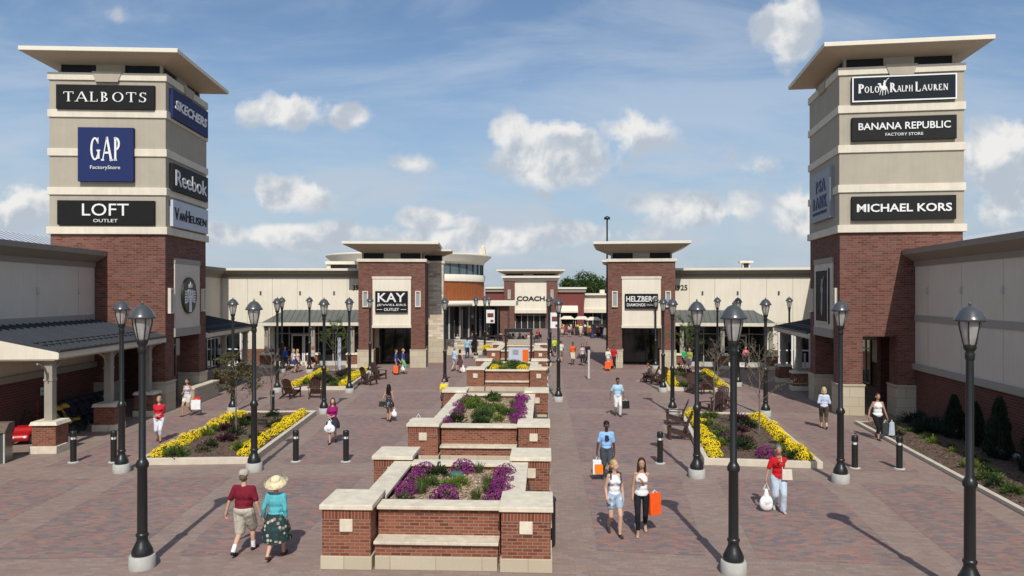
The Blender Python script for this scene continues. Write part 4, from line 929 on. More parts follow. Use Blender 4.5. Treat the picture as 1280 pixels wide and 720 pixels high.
leafmat('bark_chip', (.05,.032,.022), (.24,.17,.12), trans=0); leafmat('pale_chip', (.20,.13,.075), (.55,.43,.30), trans=0)
def chips(t, x0, x1, y0, y1, zf, n, mat, sz=.035):
    mb = MB()
    for i in range(n):
        x, y = random.uniform(x0, x1), random.uniform(y0, y1); a = random.uniform(0, 3.14); l_ = random.uniform(.5, 1)*sz; w_ = l_*random.uniform(.3, .6)
        d = Vector((math.cos(a), math.sin(a), random.uniform(-.4, .4)))*l_; e = Vector((-math.sin(a), math.cos(a), random.uniform(-.5, .5)))*w_; p = Vector((x, y, zf(x, y)+.012))
        mb.add([p-d-e, p+d-e, p+d+e, p-d+e], [(0,1,2,3)])
    o = mb.build('bark_chips', M[mat], t, fix=False); o['kind'] = 'stuff'
def flower_bed(s, u0, v0, w, l, label, near):
    """raised bed: low stone kerb round dark mulch"""
    t = thing('flower_bed', label, 'flower bed', W(s, u0+w/2, v0+l/2), ROT(s)); hw, hl = w/2, l/2
    for a, n in (((-hw, hw, -hl, -hl+.16), 'kerb'), ((-hw, hw, hl-.16, hl), 'kerb'), ((-hw, -hw+.16, -hl+.162, hl-.162), 'kerb'), ((hw-.16, hw, -hl+.162, hl-.162), 'kerb')):
        MB().box(*a, 0, .22).build(n, M['kerb'], t, bevel=.012)
    mb = MB(); n, m_ = 16, 40; random.seed(5+int(v0))
    vs = [(-hw+.161+(w-.322)*i/n, -hl+.161+(l-.322)*j/m_, .16+(.10*math.sin(math.pi*i/n)*min(1, math.sin(math.pi*j/m_)*2))+random.uniform(-.015,.015)) for j in range(m_+1) for i in range(n+1)]
    mb.add(vs, [(j*(n+1)+i, j*(n+1)+i+1, (j+1)*(n+1)+i+1, (j+1)*(n+1)+i) for j in range(m_) for i in range(n)], True); mb.build('mulch', M['mulch'], t)
    chips(t, -hw+.18, hw-.18, -hl+.18, hl-.18, lambda x, y: .16+.10*math.sin(math.pi*(x+hw)/w)*min(1, math.sin(math.pi*(y+hl)/l)*2), 3600 if near else 1200, 'bark_chip')
    return t
BEDS = []
for s, v0, l, sd_, nm in ((-1, -10.95, 9.7, 1, 'near left'), (1, -10.95, 9.7, 2, 'near right'), (-1, 7.5, 9.5, 3, 'far left'), (1, 7.5, 9.5, 4, 'far right')):
    flower_bed(s, -7.25, v0, 3.65, l, 'stone kerbed flower bed with yellow border flowers, the %s one of four' % nm, v0 < 0)
    random.seed(40+sd_); R_ = random.uniform
    grp = 'yellow flowers of the %s bed' % nm
    for e, nme in ((-6.80, 'inner'), (-4.05, 'outer')):
        n = int(l/.46); y_ = .45
        while y_ < l-.4:
            dx_ = (.16 if e < -5.5 else -.16)*R_(.2, 1.6)
            place(yel, W(s, e+R_(-.06,.06), v0+y_, .19), 'clump of yellow chrysanthemums in the %s edge row of the %s flower bed' % (nme, nm), grp, R_(.74,1.0))
            if random.random() < .38: place(yel, W(s, e+dx_+R_(-.05,.05), v0+y_+R_(.22,.32), .2), 'clump of yellow chrysanthemums in the %s edge row of the %s flower bed' % (nme, nm), grp, R_(.6,.85))
            y_ += R_(.62, 1.0)
    for k in range(3 if v0 < 0 else 1):
        pass
    for k in range(int(l*.9)):
        e = random.choice((-6.4, -4.5)); place(lime if k % 3 else green, W(s, e+R_(-.15,.15), v0+.45+k*.86, .2), 'small green leafy plant inside the yellow border of the %s bed' % nm, 'green plants of the %s bed' % nm, R_(.8,1.2))
    for k in range(int(l*.8)):
        place(dkplum if k % 2 else green, W(s, -5.5+R_(-.7,.7), v0+1.6+k*1.05, .24), 'low dark leafy plant on the mulch in the middle of the %s bed' % nm, 'middle plants of the %s bed' % nm, R_(.8,1.25))
place(pur, W(1, -5.25, -10.35, .2), 'purple chrysanthemum on the kerb edge of a bed, beside the red top and pale jeans', 'purple flowers of the near right bed', 1.05)
place(plum, W(1, -6.05, -8.6, .22), 'wide plum coloured plant in the middle of the right flower bed', 'plum plants of the near right bed', 1.5)
place(plum, W(1, -5.9, -7.8, .22), 'plum coloured plant behind the wide plum plant of the right bed', 'plum plants of the near right bed', 1.4)
place(plum, W(1, -6.3, -6.4, .22), 'plum coloured plant farthest back in the right bed', 'plum plants of the near right bed', 1.2)
place(plum, W(-1, -5.3, -9.9, .22), 'plum coloured clump near the front kerb of the left flower bed', 'plum plants of the near left bed', 1.0)

# ------------------------------------------------------------------ brick planters down the middle
CX, BH, PH = -2.18, 1.74, 2.335
def planter(y0, yb, label, first_=False, h=1.3):
    """piers at y0..y0+1.25 and yb..yb+1.25 with a raised bed between them"""
    t = thing('brick_planter', label, 'planter', (CX, (y0+yb)/2, 0)); yo = (y0+yb)/2
    Y0, Y1 = y0-yo, yb-yo; f0, f1 = Y0+.52, Y1+.2
    def course(mb, x0, x1, a, b): mb.box(x0-.03, x1+.03, a-.03, b+.03, 0, .27)
    for sx in (-1, 1):
        for a in (Y0, Y1):
            x0, x1 = sorted((sx*1.26, sx*PH)); b = a+1.22
            p = MB().box(x0+.05, x1-.05, a+.05, b-.05, .27, h-.10).build('pier', M['brick_red'], t)
            MB().box(x0+.047, x1-.047, a+.047, b-.047, h-.31, h-.103).build('soldier_course', M['brick_soldier'], p)
            q = MB(); course(q, x0+.05, x1-.05, a+.05, b-.05); q.build('base_course', M['stone_course'], p, bevel=.01)
            MB().box(x0, x1, a, b, h-.10, h).build('pier_cap', M['coping'], p, bevel=.012)
            MB().box((x0+x1)/2-.13, (x0+x1)/2+.13, a+.025, a+.055, .76, 1.01).build('stone_plaque', M['coping'], p, bevel=.006)
            if sx > 0: MB().box(x1-.055, x1-.025, a+.45, a+.72, .76, 1.01).build('stone_plaque', M['coping'], p, bevel=.006)
    # bed walls
    for nm, r in (('brick_wall', (-1.255, 1.255, f0, f0+.4)), ('brick_wall', (-1.255, 1.255, f1-.4, f1)), ('brick_wall', (-BH+.04, -BH+.42, Y0+1.17, Y1+.05)), ('brick_wall', (BH-.42, BH-.04, Y0+1.17, Y1+.05))):
        MB().box(*r, 0, h-.2).build(nm, M['brick_red'], t)
    for r in ((-1.27, 1.27, f0-.10, f0+.42), (-1.27, 1.27, f1-.45, f1+.04), (-BH, -BH+.5, Y0+1.215, Y1+.01), (BH-.5, BH, Y0+1.215, Y1+.01)):
        MB().box(*r, h-.2, h-.125).build('coping', M['coping'], t, bevel=.012)
    for sy, a, b in ((-1, Y0+.06, f0+.0), (1, f1, Y1+1.16)):
        s_ = MB().box(-1.235, 1.235, a+(.05 if sy < 0 else 0), b-(.05 if sy > 0 else 0), .27, .51).build('seat_wall', M['brick_red'], t)
        MB().box(-1.25, 1.25, a-.02, b+.02 if sy > 0 else b-.002, .51, .57).build('seat_slab', M['coping_dirty'], s_, bevel=.01)
        MB().box(-1.225, 1.225, a, b, 0, .27).build('base_course', M['stone_course'], s_, bevel=.008)
    # soil
    n, m_ = 20, max(20, int((f1-f0)*5)); random.seed(int(y0)); xa, ya, yb_ = -BH+.5, f0+.5, f1-.45
    vs = [(xa-2*xa*i/n, ya+(yb_-ya)*j/m_, h-.30+.10*math.sin(math.pi*i/n)*math.sin(math.pi*j/m_)+random.uniform(-.014,.014)) for j in range(m_+1) for i in range(n+1)]
    mb = MB(); mb.add(vs, [(j*(n+1)+i, j*(n+1)+i+1, (j+1)*(n+1)+i+1, (j+1)*(n+1)+i) for j in range(m_) for i in range(n)], True); mb.build('mulch', M['mulch_tan'], t)
    if y0 < 30: chips(t, xa+.02, -xa-.02, ya+.02, yb_-.02, lambda x, y: h-.30+.10*math.sin(math.pi*(x-xa)/(-2*xa))*math.sin(math.pi*(y-ya)/(yb_-ya)), 2600 if y0 < 20 else 4000, 'pale_chip', .038)
    return t
planter(14.5, 18.95, 'nearest brick planter with purple flowers round a green plant')
planter(23.7, 32.0, 'long brick planter with rows of purple flowers, second from the camera')
planter(41.6, 47.2, 'brick planter with two yellow flower clumps, third from the camera')
planter(56.2, 62.5, 'brick planter farthest back, behind the black framed notice board')
GP = 'purple flowers in the nearest brick planter'
for x, y, lab, sc in ((-3.02,15.75,'dull purple aster at the front left corner of the nearest brick planter',1.0), (-3.1,16.35,'purple chrysanthemum second on the left side of the nearest planter',.95), (-3.05,17.3,'purple chrysanthemum third on the left side of the nearest planter',.95),
    (-3.02,18.1,'purple chrysanthemum at the back left corner of the nearest planter',1), (-2.18,15.8,'purple chrysanthemum at the front middle of the nearest planter',1.12), (-2.05,18.35,'purple chrysanthemum at the back middle of the nearest planter',1.1),
    (-1.02,15.75,'purple chrysanthemum at the front right corner of the nearest planter',1.05), (-.98,16.45,'purple chrysanthemum second on the right side of the nearest planter',1.0), (-1.0,17.15,'purple chrysanthemum third on the right side of the nearest planter',1.0), (-.98,17.9,'purple chrysanthemum at the back right corner of the nearest planter',1.02)):
    place(plum if 'dull' in lab else pur, (x, y, 1.04), lab, GP, sc*.92)
for x, y, k, lab in ((-2.15,16.75,'lime','bright green leafy plant in the middle of the nearest planter'), (-2.0,17.0,'lime','yellow green plant just behind the middle of the nearest planter'), (-1.35,17.1,'tuft','grass tuft beside the right row of flowers in the nearest planter'), (-2.75,16.3,'tuft','straw coloured grass tuft near the left row in the nearest planter'),
    (-2.6,17.9,'green','dark green plant behind the left flowers of the nearest planter'), (-1.65,18.3,'tuft','tall straw coloured grass by the back wall of nearest planter'), (-1.5,15.9,'tuft','small straw grass tuft right of the front middle purple flower'), (-2.7,16.9,'green','small dark plant inside the left row of nearest planter'), (-1.3,16.4,'tuft','grass tuft inside the front right flowers of the nearest planter')):
    place({'lime': lime, 'tuft': tuft, 'green': green}[k], (x, y, 1.08), lab, 'green plants in the nearest planter', .8)
c = thing('valve_box', 'small round teal valve cover among the plants of nearest planter', 'valve cover', (-2.15, 17.75, 1.1))
MB().lathe([(.17, 0), (.18, .06), (.15, .10), (.02, .11)], 18).build('cover', cloth('teal_plastic', (.06,.13,.11), .5), c)
random.seed(77)
for k in range(15):
    y = 24.8+k*.46
    place(plum if k % 4 == 1 else pur, (-.98+random.uniform(-.1,.1), y, 1.04), 'purple chrysanthemum in the right side row of the long second planter', 'purple flowers in the second planter', random.uniform(.8,1))
    if k % 2 == 0: place(plum if k % 4 else pur, (-3.3+random.uniform(-.1,.1), y, 1.04), 'purple chrysanthemum in the left side row of the long second planter', 'purple flowers in the second planter', random.uniform(.75,.95))
for k in range(24):
    place(random.choice((lime, green, tuft, green)), (random.choice((-2.9,-2.2,-1.5))+random.uniform(-.25,.25), 24.9+k*.29, 1.08), 'green plant among the bark chips of the long second planter', 'green plants in the second planter', random.uniform(.7,1.1))
for x, y, lab in ((-3.0,42.9,'yellow chrysanthemum at the left end of the third planter'), (-1.35,42.9,'yellow chrysanthemum at the right end of the third planter'), (-3.05,43.6,'yellow chrysanthemum behind the left one of the third planter'), (-1.3,43.6,'yellow chrysanthemum behind the right one of the third planter')):
    place(yel, (x, y, 1.05), lab, 'yellow flowers in the third planter', 1.0)
for k in range(16): place(random.choice((lime, green)), (-2.2+random.uniform(-1,1), 42.9+k*.26, 1.08), 'green plant in the bed of the third planter', 'green plants in the third planter', random.uniform(.7,1.1))

# litter bin and benches on the right flank of the planters
t = thing('litter_bin', 'dark slatted litter bin tucked behind the front right pier of the nearest planter', 'litter bin', (-.03, 16.12, 0))
for k in range(18): a = 2*math.pi*k/18; MB().box(.235, .25, -.028, .028, .06, .98, Matrix.Rotation(a, 4, 'Z')).build('slat', M['post_black'], t)
MB().lathe([(.22, .02), (.22, .95)], 18).build('liner', M['black'], t); MB().lathe([(.255, .98), (.27, 1.0), (.26, 1.05), (.15, 1.07)], 22).build('rim', M['post_black'], t)
def bench(loc, rz, lab):
    t = thing('park_bench', lab, 'bench', loc, rz, 'black benches beside the planters')
    for k in range(6): MB().box(-.75, .75, -.22+k*.075, -.165+k*.075, .43, .45).build('seat_slat', M['post_black'], t)
    for k in range(5): MB().box(-.75, .75, .22+k*.018, .235+k*.018, .50+k*.085, .56+k*.085).build('back_slat', M['post_black'], t)
    for x in (-.74, .70):
        MB().box(x, x+.04, -.22, -.18, 0, .62).box(x, x+.04, .18, .22, 0, .45).box(x, x+.04, -.24, .26, .60, .63).box(x, x+.04, -.2, .2, .39, .43).prism([(.22, .43), (.26, .43), (.36, .95), (.32, .95)], 'x', x, x+.04).build('end_frame', M['post_black'], t)
bench((-.12, 17.55, 0), math.pi/2, 'black slatted bench between the right piers of the nearest planter')
bench((-.12, 29.6, 0), math.pi/2, 'black slatted bench between the right piers of the second planter')
bench((-4.2, 29.2, 0), -math.pi/2, 'black slatted bench between the left piers of the second planter')

# ------------------------------------------------------------------ shrub bed by the right wall
t = thing('shrub_bed', 'long mulched bed with a pale kerb in front of the right shop wall', 'plant bed', W(1, 1.6, -17), ROT(1))
MB().box(-1.62, -1.46, -16, 14.85, 0, .12).build('kerb', M['kerb'], t, bevel=.01); MB().box(-1.459, 1.5, 14.7, 14.85, 0, .10).build('kerb', M['kerb'], t)
mb = MB(); n, m_ = 10, 110; random.seed(3)
vs = [(-1.459+2.95*i/n, -16+30.69*j/m_, .085+.08*math.sin(math.pi*i/n)+random.uniform(-.02,.02)) for j in range(m_+1) for i in range(n+1)]
mb.add(vs, [(j*(n+1)+i, j*(n+1)+i+1, (j+1)*(n+1)+i+1, (j+1)*(n+1)+i) for j in range(m_) for i in range(n)], True); mb.build('mulch', M['mulch'], t)
chips(t, -1.44, 1.45, -16, 14.6, lambda x, y: .085+.08*math.sin(math.pi*(x+1.459)/2.95), 9000, 'bark_chip', .04)
def evergreen(u, v, h, r, lab, seed):
    random.seed(seed); t = thing('conical_evergreen', lab, 'shrub', W(1, u, v, .1), 0, 'conical evergreens along the right wall'); mb = MB()
    for i in range(3400):
        q = random.random(); z = q*h; rr = r*(1-q)**.62*min(1, .55+q*3)*random.uniform(.55, 1.05)*(1+.10*math.sin(9*z+seed)); a = random.uniform(0, 6.28)
        rr *= 1+.13*math.sin(3*a+seed+z*2)
        leaf(mb, (math.cos(a)*rr, math.sin(a)*rr, z), (math.cos(a)*.35, math.sin(a)*.35, 1), .035, .15)
    mb.build('foliage', M['leaf_ever'], t, fix=False); MB().tube((0,0,0), (0,0,h*.8), .035, .01).build('trunk', M['bark'], t)
for u, v, h, r, lab in ((2.42,-5.75,1.55,.42,'conical evergreen shrub farthest back along the right wall'), (2.5,-7.2,1.5,.42,'conical evergreen shrub, second from the back along the right wall'), (2.3,-9.3,1.95,.46,'tallest conical evergreen shrub by the right wall'), (2.35,-11.3,1.7,.45,'conical evergreen shrub cut by the right edge of the photo')):
    evergreen(u, v, h, r, lab, int(-v*10))
for u, v, lab in ((2.3,-2.6,'low spreading juniper at the tower end of the shrub bed'), (2.4,-3.8,'low spreading juniper, second from the tower in the shrub bed'), (1.9,-4.7,'low spreading juniper before the conical evergreens')):
    place(juniper, W(1, u, v, .12), lab, 'spreading junipers', 1.0)
random.seed(9)
for k in range(17):
    place(random.choice((green, lime, tuft, green)), W(1, random.uniform(.4, 1.6), -3.2-k*.75, .14), 'small sparse plant on the mulch of the right shrub bed', 'ground plants in the right shrub bed', random.uniform(.55, 1.0))

# ------------------------------------------------------------------ young trees
def young_tree(loc, h, leaves, lab, seed, spread=.55, mat='leaf_olive', n1=11):
    random.seed(seed); t = thing('young_tree', lab, 'tree', loc); tr = MB(); lf = MB(); lean = Vector((random.uniform(-.03,.03), random.uniform(-.03,.03), 1))
    pts = [Vector((0,0,0))+lean*h*q+Vector((random.uniform(-.02,.02), random.uniform(-.02,.02), 0))*(q > 0) for q in (0,.25,.45,.62,.78,.9,1)]
    for i in range(6): tr.tube(pts[i], pts[i+1], .034*(1-i*.14), .034*(1-(i+1)*.14), 7, caps=False)
    tr.build('trunk', M['trunk_grey'], t); br = MB()
    def branch(p, d, l, r, lev):
        m = p+d*l*.5+Vector((random.uniform(-.04,.04), random.uniform(-.04,.04), .03))*l; e = m+(d+Vector((0,0,.25))).normalized()*l*.5
        br.tube(p, m, r, r*.75, 5, caps=False); br.tube(m, e, r*.75, r*.4, 5, caps=False)
        for q in range(int(leaves*l*(1.2 if lev else .5))):
            f = random.uniform(.3, 1.02); o = p.lerp(e, f)+rdir(-1)*.06; leaf(lf, o, rdir(-.6), .045, .08)
        if lev < 2:
            for k in range(4 if lev == 0 else 3):
                f = random.uniform(.3, .95); o = p.lerp(m, f*2) if f < .5 else m.lerp(e, f*2-1)
                branch(o, (d+rdir(-.5)*.85).normalized(), l*random.uniform(.4, .6), r*.55, lev+1)
    for k in range(n1):
        f = .36+.6*k/n1; p = pts[0].lerp(pts[6], f); a = k*2.4+random.uniform(-.4,.4); up = .55+.7*f
        branch(p, Vector((math.cos(a), math.sin(a), up)).normalized(), h*spread*(1.05-f*.7)*random.uniform(.8, 1.1), .013, 0)
    br.build('branches', M['trunk_grey'], t)
    if lf.v: lf.build('crown', M[mat], t, fix=False)
young_tree(W(-1, -5.35, -6.6, .22), 2.75, 46, 'young tree with sparse olive leaves in the near left flower bed', 51, .46)
young_tree(W(-1, -5.4, -2.0, .22), 2.9, 2, 'almost bare young tree at the far end of the near left flower bed', 52, .42)
young_tree(W(1, -4.75, -6.6, .22), 3.4, 7, 'bare young tree behind the red top and pale jeans, in a flower bed', 53, .48)
young_tree(W(1, -5.9, -2.4, .22), 2.9, 3, 'bare young tree at the back of the near right flower bed', 54, .38)
young_tree(W(-1, -5.3, 14.0, .22), 3.4, 26, 'thin leafy young tree in the far left flower bed before the shop windows', 55, .45, 'leaf_green')
young_tree(W(1, -5.6, 14.0, .22), 3.6, 34, 'thin leafy young tree in the far right flower bed before the shop windows', 56, .45, 'leaf_green')
young_tree(W(1, -4.2, 9.2, .22), 2.6, 6, 'bare young tree at the near end of the far right flower bed', 57, .45)

# trees beyond the shops
def big_tree(px, d, h, r, lab, seed):
    random.seed(seed); p = G(px, 368, d=d); p.z = 0; t = thing('leafy_tree', lab, 'tree', p, 0, 'green trees beyond the shops')
    MB().tube((0,0,0), (0,0,h*.6), .28, .16).build('trunk', M['bark'], t); mb = MB()
    lobes = [(Vector((random.uniform(-1,1)*r*.7, random.uniform(-1,1)*r*.7, h*random.uniform(.45,.9))), r*random.uniform(.28,.5)) for _ in range(16)]
    for c, q in lobes:
        for i in range(260):
            d_ = rdir(-1); leaf(mb, c+d_*q*random.uniform(.5, 1.1), rdir(-.8), .22, .32)
    mb.build('crown', M['leaf_tree'], t, fix=False)
for k, (px, d_, h, r, lab) in enumerate(((738, 136, 9.6, 3.2, 'round green tree beyond the low cream shop, the middle one'), (727, 140, 9.0, 3.0, 'green tree beyond the shops, left of the middle one'), (752, 135, 9.2, 3.2, 'green tree beyond the shops, half behind the smaller brick tower'), (716, 144, 8.6, 2.8, 'green tree beyond the shops, leftmost of the far group'), (980, 110, 9.6, 2.2, 'green treetop just above the roof of the right cream shop'))):
    big_tree(px, d_, h, r, lab, 60+k)

# ------------------------------------------------------------------ wooden garden chairs
def make_chair():
    t = thing('adirondack_chair', 'dark brown wooden garden chair', 'chair', (0,0,0)); m = M['adirondack']
    for k in range(6): y = -.30+k*.095; z = .38-.028*k; MB().box(-.27, .27, y, y+.08, z-.012, z+.012).build('seat_slat', m, t)
    for k in range(7):
        x = -.25+k*.0715; hh = .72+.10*math.cos((k-3)*.5)
        p = MB(); p.frust((x+.003, x+.066, .24, .262), .26, (x*1.16+.004, x*1.16+.076, .24+.33, .262+.33), .26+hh); p.build('back_slat', m, t)
    MB().box(-.29, .29, .40, .425, .56, .64).build('back_rail', m, t)
    for sx in (-1, 1):
        a, b = sorted((sx*.28, sx*.31)); MB().prism([(-.34, .30), (-.34, .41), (.30, .24), (.72, .04), (.70, 0), (.60, 0)], 'x', a, b).build('leg', m, t)
        a, b = sorted((sx*.31, sx*.34)); MB().box(a, b, -.33, -.23, 0, .56).build('leg', m, t)
        a, b = sorted((sx*.27, sx*.41)); MB().box(a, b, -.40, .42, .56, .585).build('armrest', m, t)
        a, b = sorted((sx*.31, sx*.34)); MB().box(a, b, .33, .39, .2, .558).build('leg', m, t)
    MB().box(-.31, .31, -.345, -.32, .29, .40).build('apron', m, t); return t
ch0 = make_chair(); first = True
CH = [(843,530,-100,'wooden garden chair leftmost on the kerb by the right flower bed'), (846,548,-95,'wooden garden chair beside a bollard, closest to the camera on the right'), (812,478,-110,'wooden garden chair with a person sitting in it'), (823,481,-60,'wooden garden chair back to back with the occupied one'),
      (887,519,-65,'wooden garden chair behind the right flower bed, facing left'), (900,512,-30,'wooden garden chair beyond a bollard behind the right flower bed'), (870,492,20,'pale backed wooden chair at the front of the far right bed'), (884,492,170,'small wooden chair next to the pale backed one'),
      (365,497,165,'wooden garden chair seen from behind, left one of the pair'), (395,497,190,'wooden garden chair seen from behind, right one of the pair'), (462,481,70,'wooden garden chair under the square black sign, the nearer of two'), (474,474,60,'wooden garden chair under the square black sign, the farther of two')]
for px, py, a, lab in CH:
    p = G(px, py)
    if first: ch0.location = p; ch0.rotation_euler = (0,0,R(a)); tag(ch0, lab, None, 'brown wooden garden chairs'); first = False
    else: dup(ch0, p, R(a), lab, 'brown wooden garden chairs')

# ------------------------------------------------------------------ things under the left awning
p = W(-1, 1.2, -10.2); t = thing('stroller_kiosk', 'dark metal rental kiosk with a sloping brass topped screen at the left edge', 'kiosk', p, ROT(-1)+.1)
MB().box(-.32, .32, -.28, .28, 0, 1.0).build('cabinet', M['cap_grey'], t, bevel=.02); MB().frust((-.36, .36, -.34, .3), 1.0, (-.36, .36, -.05, .3), 1.28).build('sloping_top', M['bark'], t); MB().box(.30, .345, -.3, -.26, 0, 1.0).build('edge_trim', M['alu'], t)
MB().box(-.2, .2, -.33, -.28, .98, 1.06).build('brass_lip', M['plastic_yellow'], t)
def ride_car(loc, rz, mat, lab):
    t = thing('toy_car', lab, 'toy car', loc, rz)
    prof = [(-.62,.14), (-.66,.26), (-.60,.38), (-.30,.44), (-.16,.60), (.22,.62), (.34,.46), (.58,.42), (.66,.30), (.62,.14)]
    MB().prism(prof, 'x', -.30, .30).build('body', M[mat], t, bevel=.05)
    for sx in (-1, 1):
        for y in (-.40, .40):
            w_ = MB(); w_.tube((sx*.27, y, .13), (sx*.36, y, .13), .13, n=16); o = w_.build('wheel', M['tyre'], t); h_ = MB(); h_.tube((sx*.355, y, .13), (sx*.37, y, .13), .07, n=12); h_.build('hubcap', M['white'], o)
    for sx in (-.19, .19): MB().ell((sx, -.655, .30), (.06, .03, .05)).build('headlight', M['white'], t)
    MB().box(-.26, .26, -.13, -.1, .5, .56).build('windscreen', M['glass_dark'], t)
    MB().tube((-.25, .6, .3), (-.25, .95, .95), .018).tube((.25, .6, .3), (.25, .95, .95), .018).tube((-.25, .95, .95), (.25, .95, .95), .022).build('push_handle', M['black'], t)
ride_car(G(31, 553), R(20), 'plastic_red', 'shiny red toy car for children parked beside the rental kiosk')
ride_car(G(6, 549), R(10), 'plastic_red', 'red toy car half hidden behind the rental kiosk')
t = thing('red_flag_pole', 'thin red pole standing behind the shiny red toy car', 'pole', G(47, 545)); MB().tube((0,0,0), (0,0,1.35), .02).build('pole', M['plastic_red'], t); MB().lathe([(.14, 0), (.12, .04), (.02, .06)], 12).build('foot', M['plastic_red'], t)
def make_stroller(mat, lab, loc, rz, group=None):
    t = thing('stroller', lab, 'stroller', loc, rz, group)
    MB().prism([(-.30,.42), (-.34,.52), (.08,.50), (.30,.95), (.36,.92), (.16,.42)], 'x', -.2, .2).build('seat', M[mat], t, bevel=.03)
    MB().prism([(.02,.98), (.12,1.10), (.30,1.12), (.42,1.0), (.38,.92), (.10,.96)], 'x', -.23, .23).build('hood', M[mat], t, bevel=.03)
    for sx in (-.24, .24):
        f = MB(); f.tube((sx, -.45, .10), (sx, .36, .85), .014, n=6).tube((sx, .42, .10), (sx, -.1, .6), .014, n=6).tube((sx, .36, .85), (sx, .58, 1.05), .014, n=6); f.build('frame', M['frame_dark'], t)
        for y in (-.45, .42): w_ = MB(); w_.tube((sx-.02, y, .11), (sx+.02, y, .11), .11, n=14); w_.build('wheel', M['tyre'], t)
    MB().tube((-.24, .58, 1.05), (.24, .58, 1.05), .018, n=6).build('push_handle', M['black'], t)
    MB().box(-.2, .2, -.1, .3, .2, .34).build('basket', M['dark_fabric'], t)
    return t
make_stroller('plastic_yellow', 'yellow rental stroller in the shade behind the near brick column base', W(-1, 1.75, -5.3), 2.0)
make_stroller('plastic_yellow', 'yellow and black rental stroller farther into the shade of the striped awning', W(-1, 1.85, -4.6), 2.2)
for k in range(6): make_stroller('dark_fabric', 'black stroller in the parked row deep under the left awning', W(-1, 2.2+.05*(k % 2), -3.9+k*.6), R(95), 'black strollers parked under the left awning')
t = thing('wall_notice', 'small white notice on the dark wall under the left awning', 'sign', W(-1, 3.2, -4.2, 1.55), ROT(-1)); MB().box(.0, .04, -.13, .13, -.16, .16).build('sign_panel', M['white'], t); MB().box(.041, .045, -.1, .1, -.03, .03).build('printed_line', M['sign_grey'], t)
# low stone wall by the left tower door
t = thing('low_wall', 'low rough stone wall by the door of the tower with the round emblem', 'wall', W(-1, -.35, 3.4), ROT(-1)); MB().box(-.2, .2, -1.3, 2.2, 0, .78).build('wall', M['stone_block'], t); MB().box(-.24, .24, -1.35, 2.25, .78, .85).build('coping', M['coping_dirty'], t)

# ------------------------------------------------------------------ middle distance: notice board, tables, carts
t = thing('notice_board', 'black framed standing notice board with a pale map behind the third planter', 'notice board', (-1.85, 50.6, 0))
for x in (-.95, .80): MB().box(x, x+.15, -.08, .08, 0, 2.9).build('post', M['post_black'], t)
MB().box(-.97, .97, -.1, .1, 2.9, 3.15).build('top_rail', M['post_black'], t); MB().box(-.78, .78, -.03, .03, .25, .33).build('cross_rail', M['post_black'], t)
bd = MB().box(-.68, .70, -.04, .04, .40, 1.85).build('board', M['sign_pale'], t); MB().box(.28, .68, -.05, -.042, .75, 1.7).build('orange_panel', cloth('orange_print', (.75,.14,.02)), bd); MB().box(-.4, 0, -.05, -.042, 1.35, 1.7).build('map_print', M['sign_grey'], bd)
MB().box(-.72, .76, -.12, .12, 2.05, 2.4).build('header_panel', M['stucco'], t)
def cafe_table(loc, lab, seats=3):
    t = thing('cafe_table', lab, 'table', loc, random.uniform(0, 1), 'round outdoor tables'); MB().lathe([(.55, .70), (.56, .73), (.54, .74)], 20).build('tabletop', M['cap_grey'], t); MB().lathe([(.28, 0), (.26, .03), (.04, .06), (.035, .70)], 14).build('pedestal', M['cap_grey'], t)
def cafe_chair(loc, rz, lab):
    t = thing('cafe_chair', lab, 'chair', loc, rz, 'black outdoor table chairs'); MB().box(-.2, .2, -.2, .2, .43, .46).build('seat', M['black'], t); MB().box(-.2, .2, .18, .21, .5, .88).build('backrest', M['black'], t)
    for x in (-.19, .17):
        for y in (-.19, .18): MB().box(x, x+.02, y, y+.02, 0, .43).build('leg', M['black'], t)
random.seed(101)
for k, (px, py) in enumerate(((568,424),(583,428),(600,426),(618,423),(646,424),(668,424),(634,430))):
    p = G(px, py+5, d=0) if False else G(px, 368, d=78+2.2*k if k < 4 else 72+2.5*k); p.z = 0
    w_ = ('first','second','third','fourth','fifth','sixth','seventh')[k]
    cafe_table(p, '%s outdoor table from the left on the far terrace' % w_)
    for a in (0.3, 2.4, 4.4): cafe_chair(p+Vector((math.sin(a)*.8, -math.cos(a)*.8, 0)), a+math.pi, 'black chair at the %s outdoor table from the left' % w_)
    if k % 2 == 0:
        t = thing('market_umbrella', 'folded dark umbrella standing at the %s terrace table' % w_, 'umbrella', p, 0); MB().tube((0,0,.03), (0,0,2.7), .02).build('pole', M['alu'], t); MB().lathe([(.12, 1.5), (.09, 2.1), (.03, 2.65)], 10).build('folded_cloth', M['dark_fabric'], t)
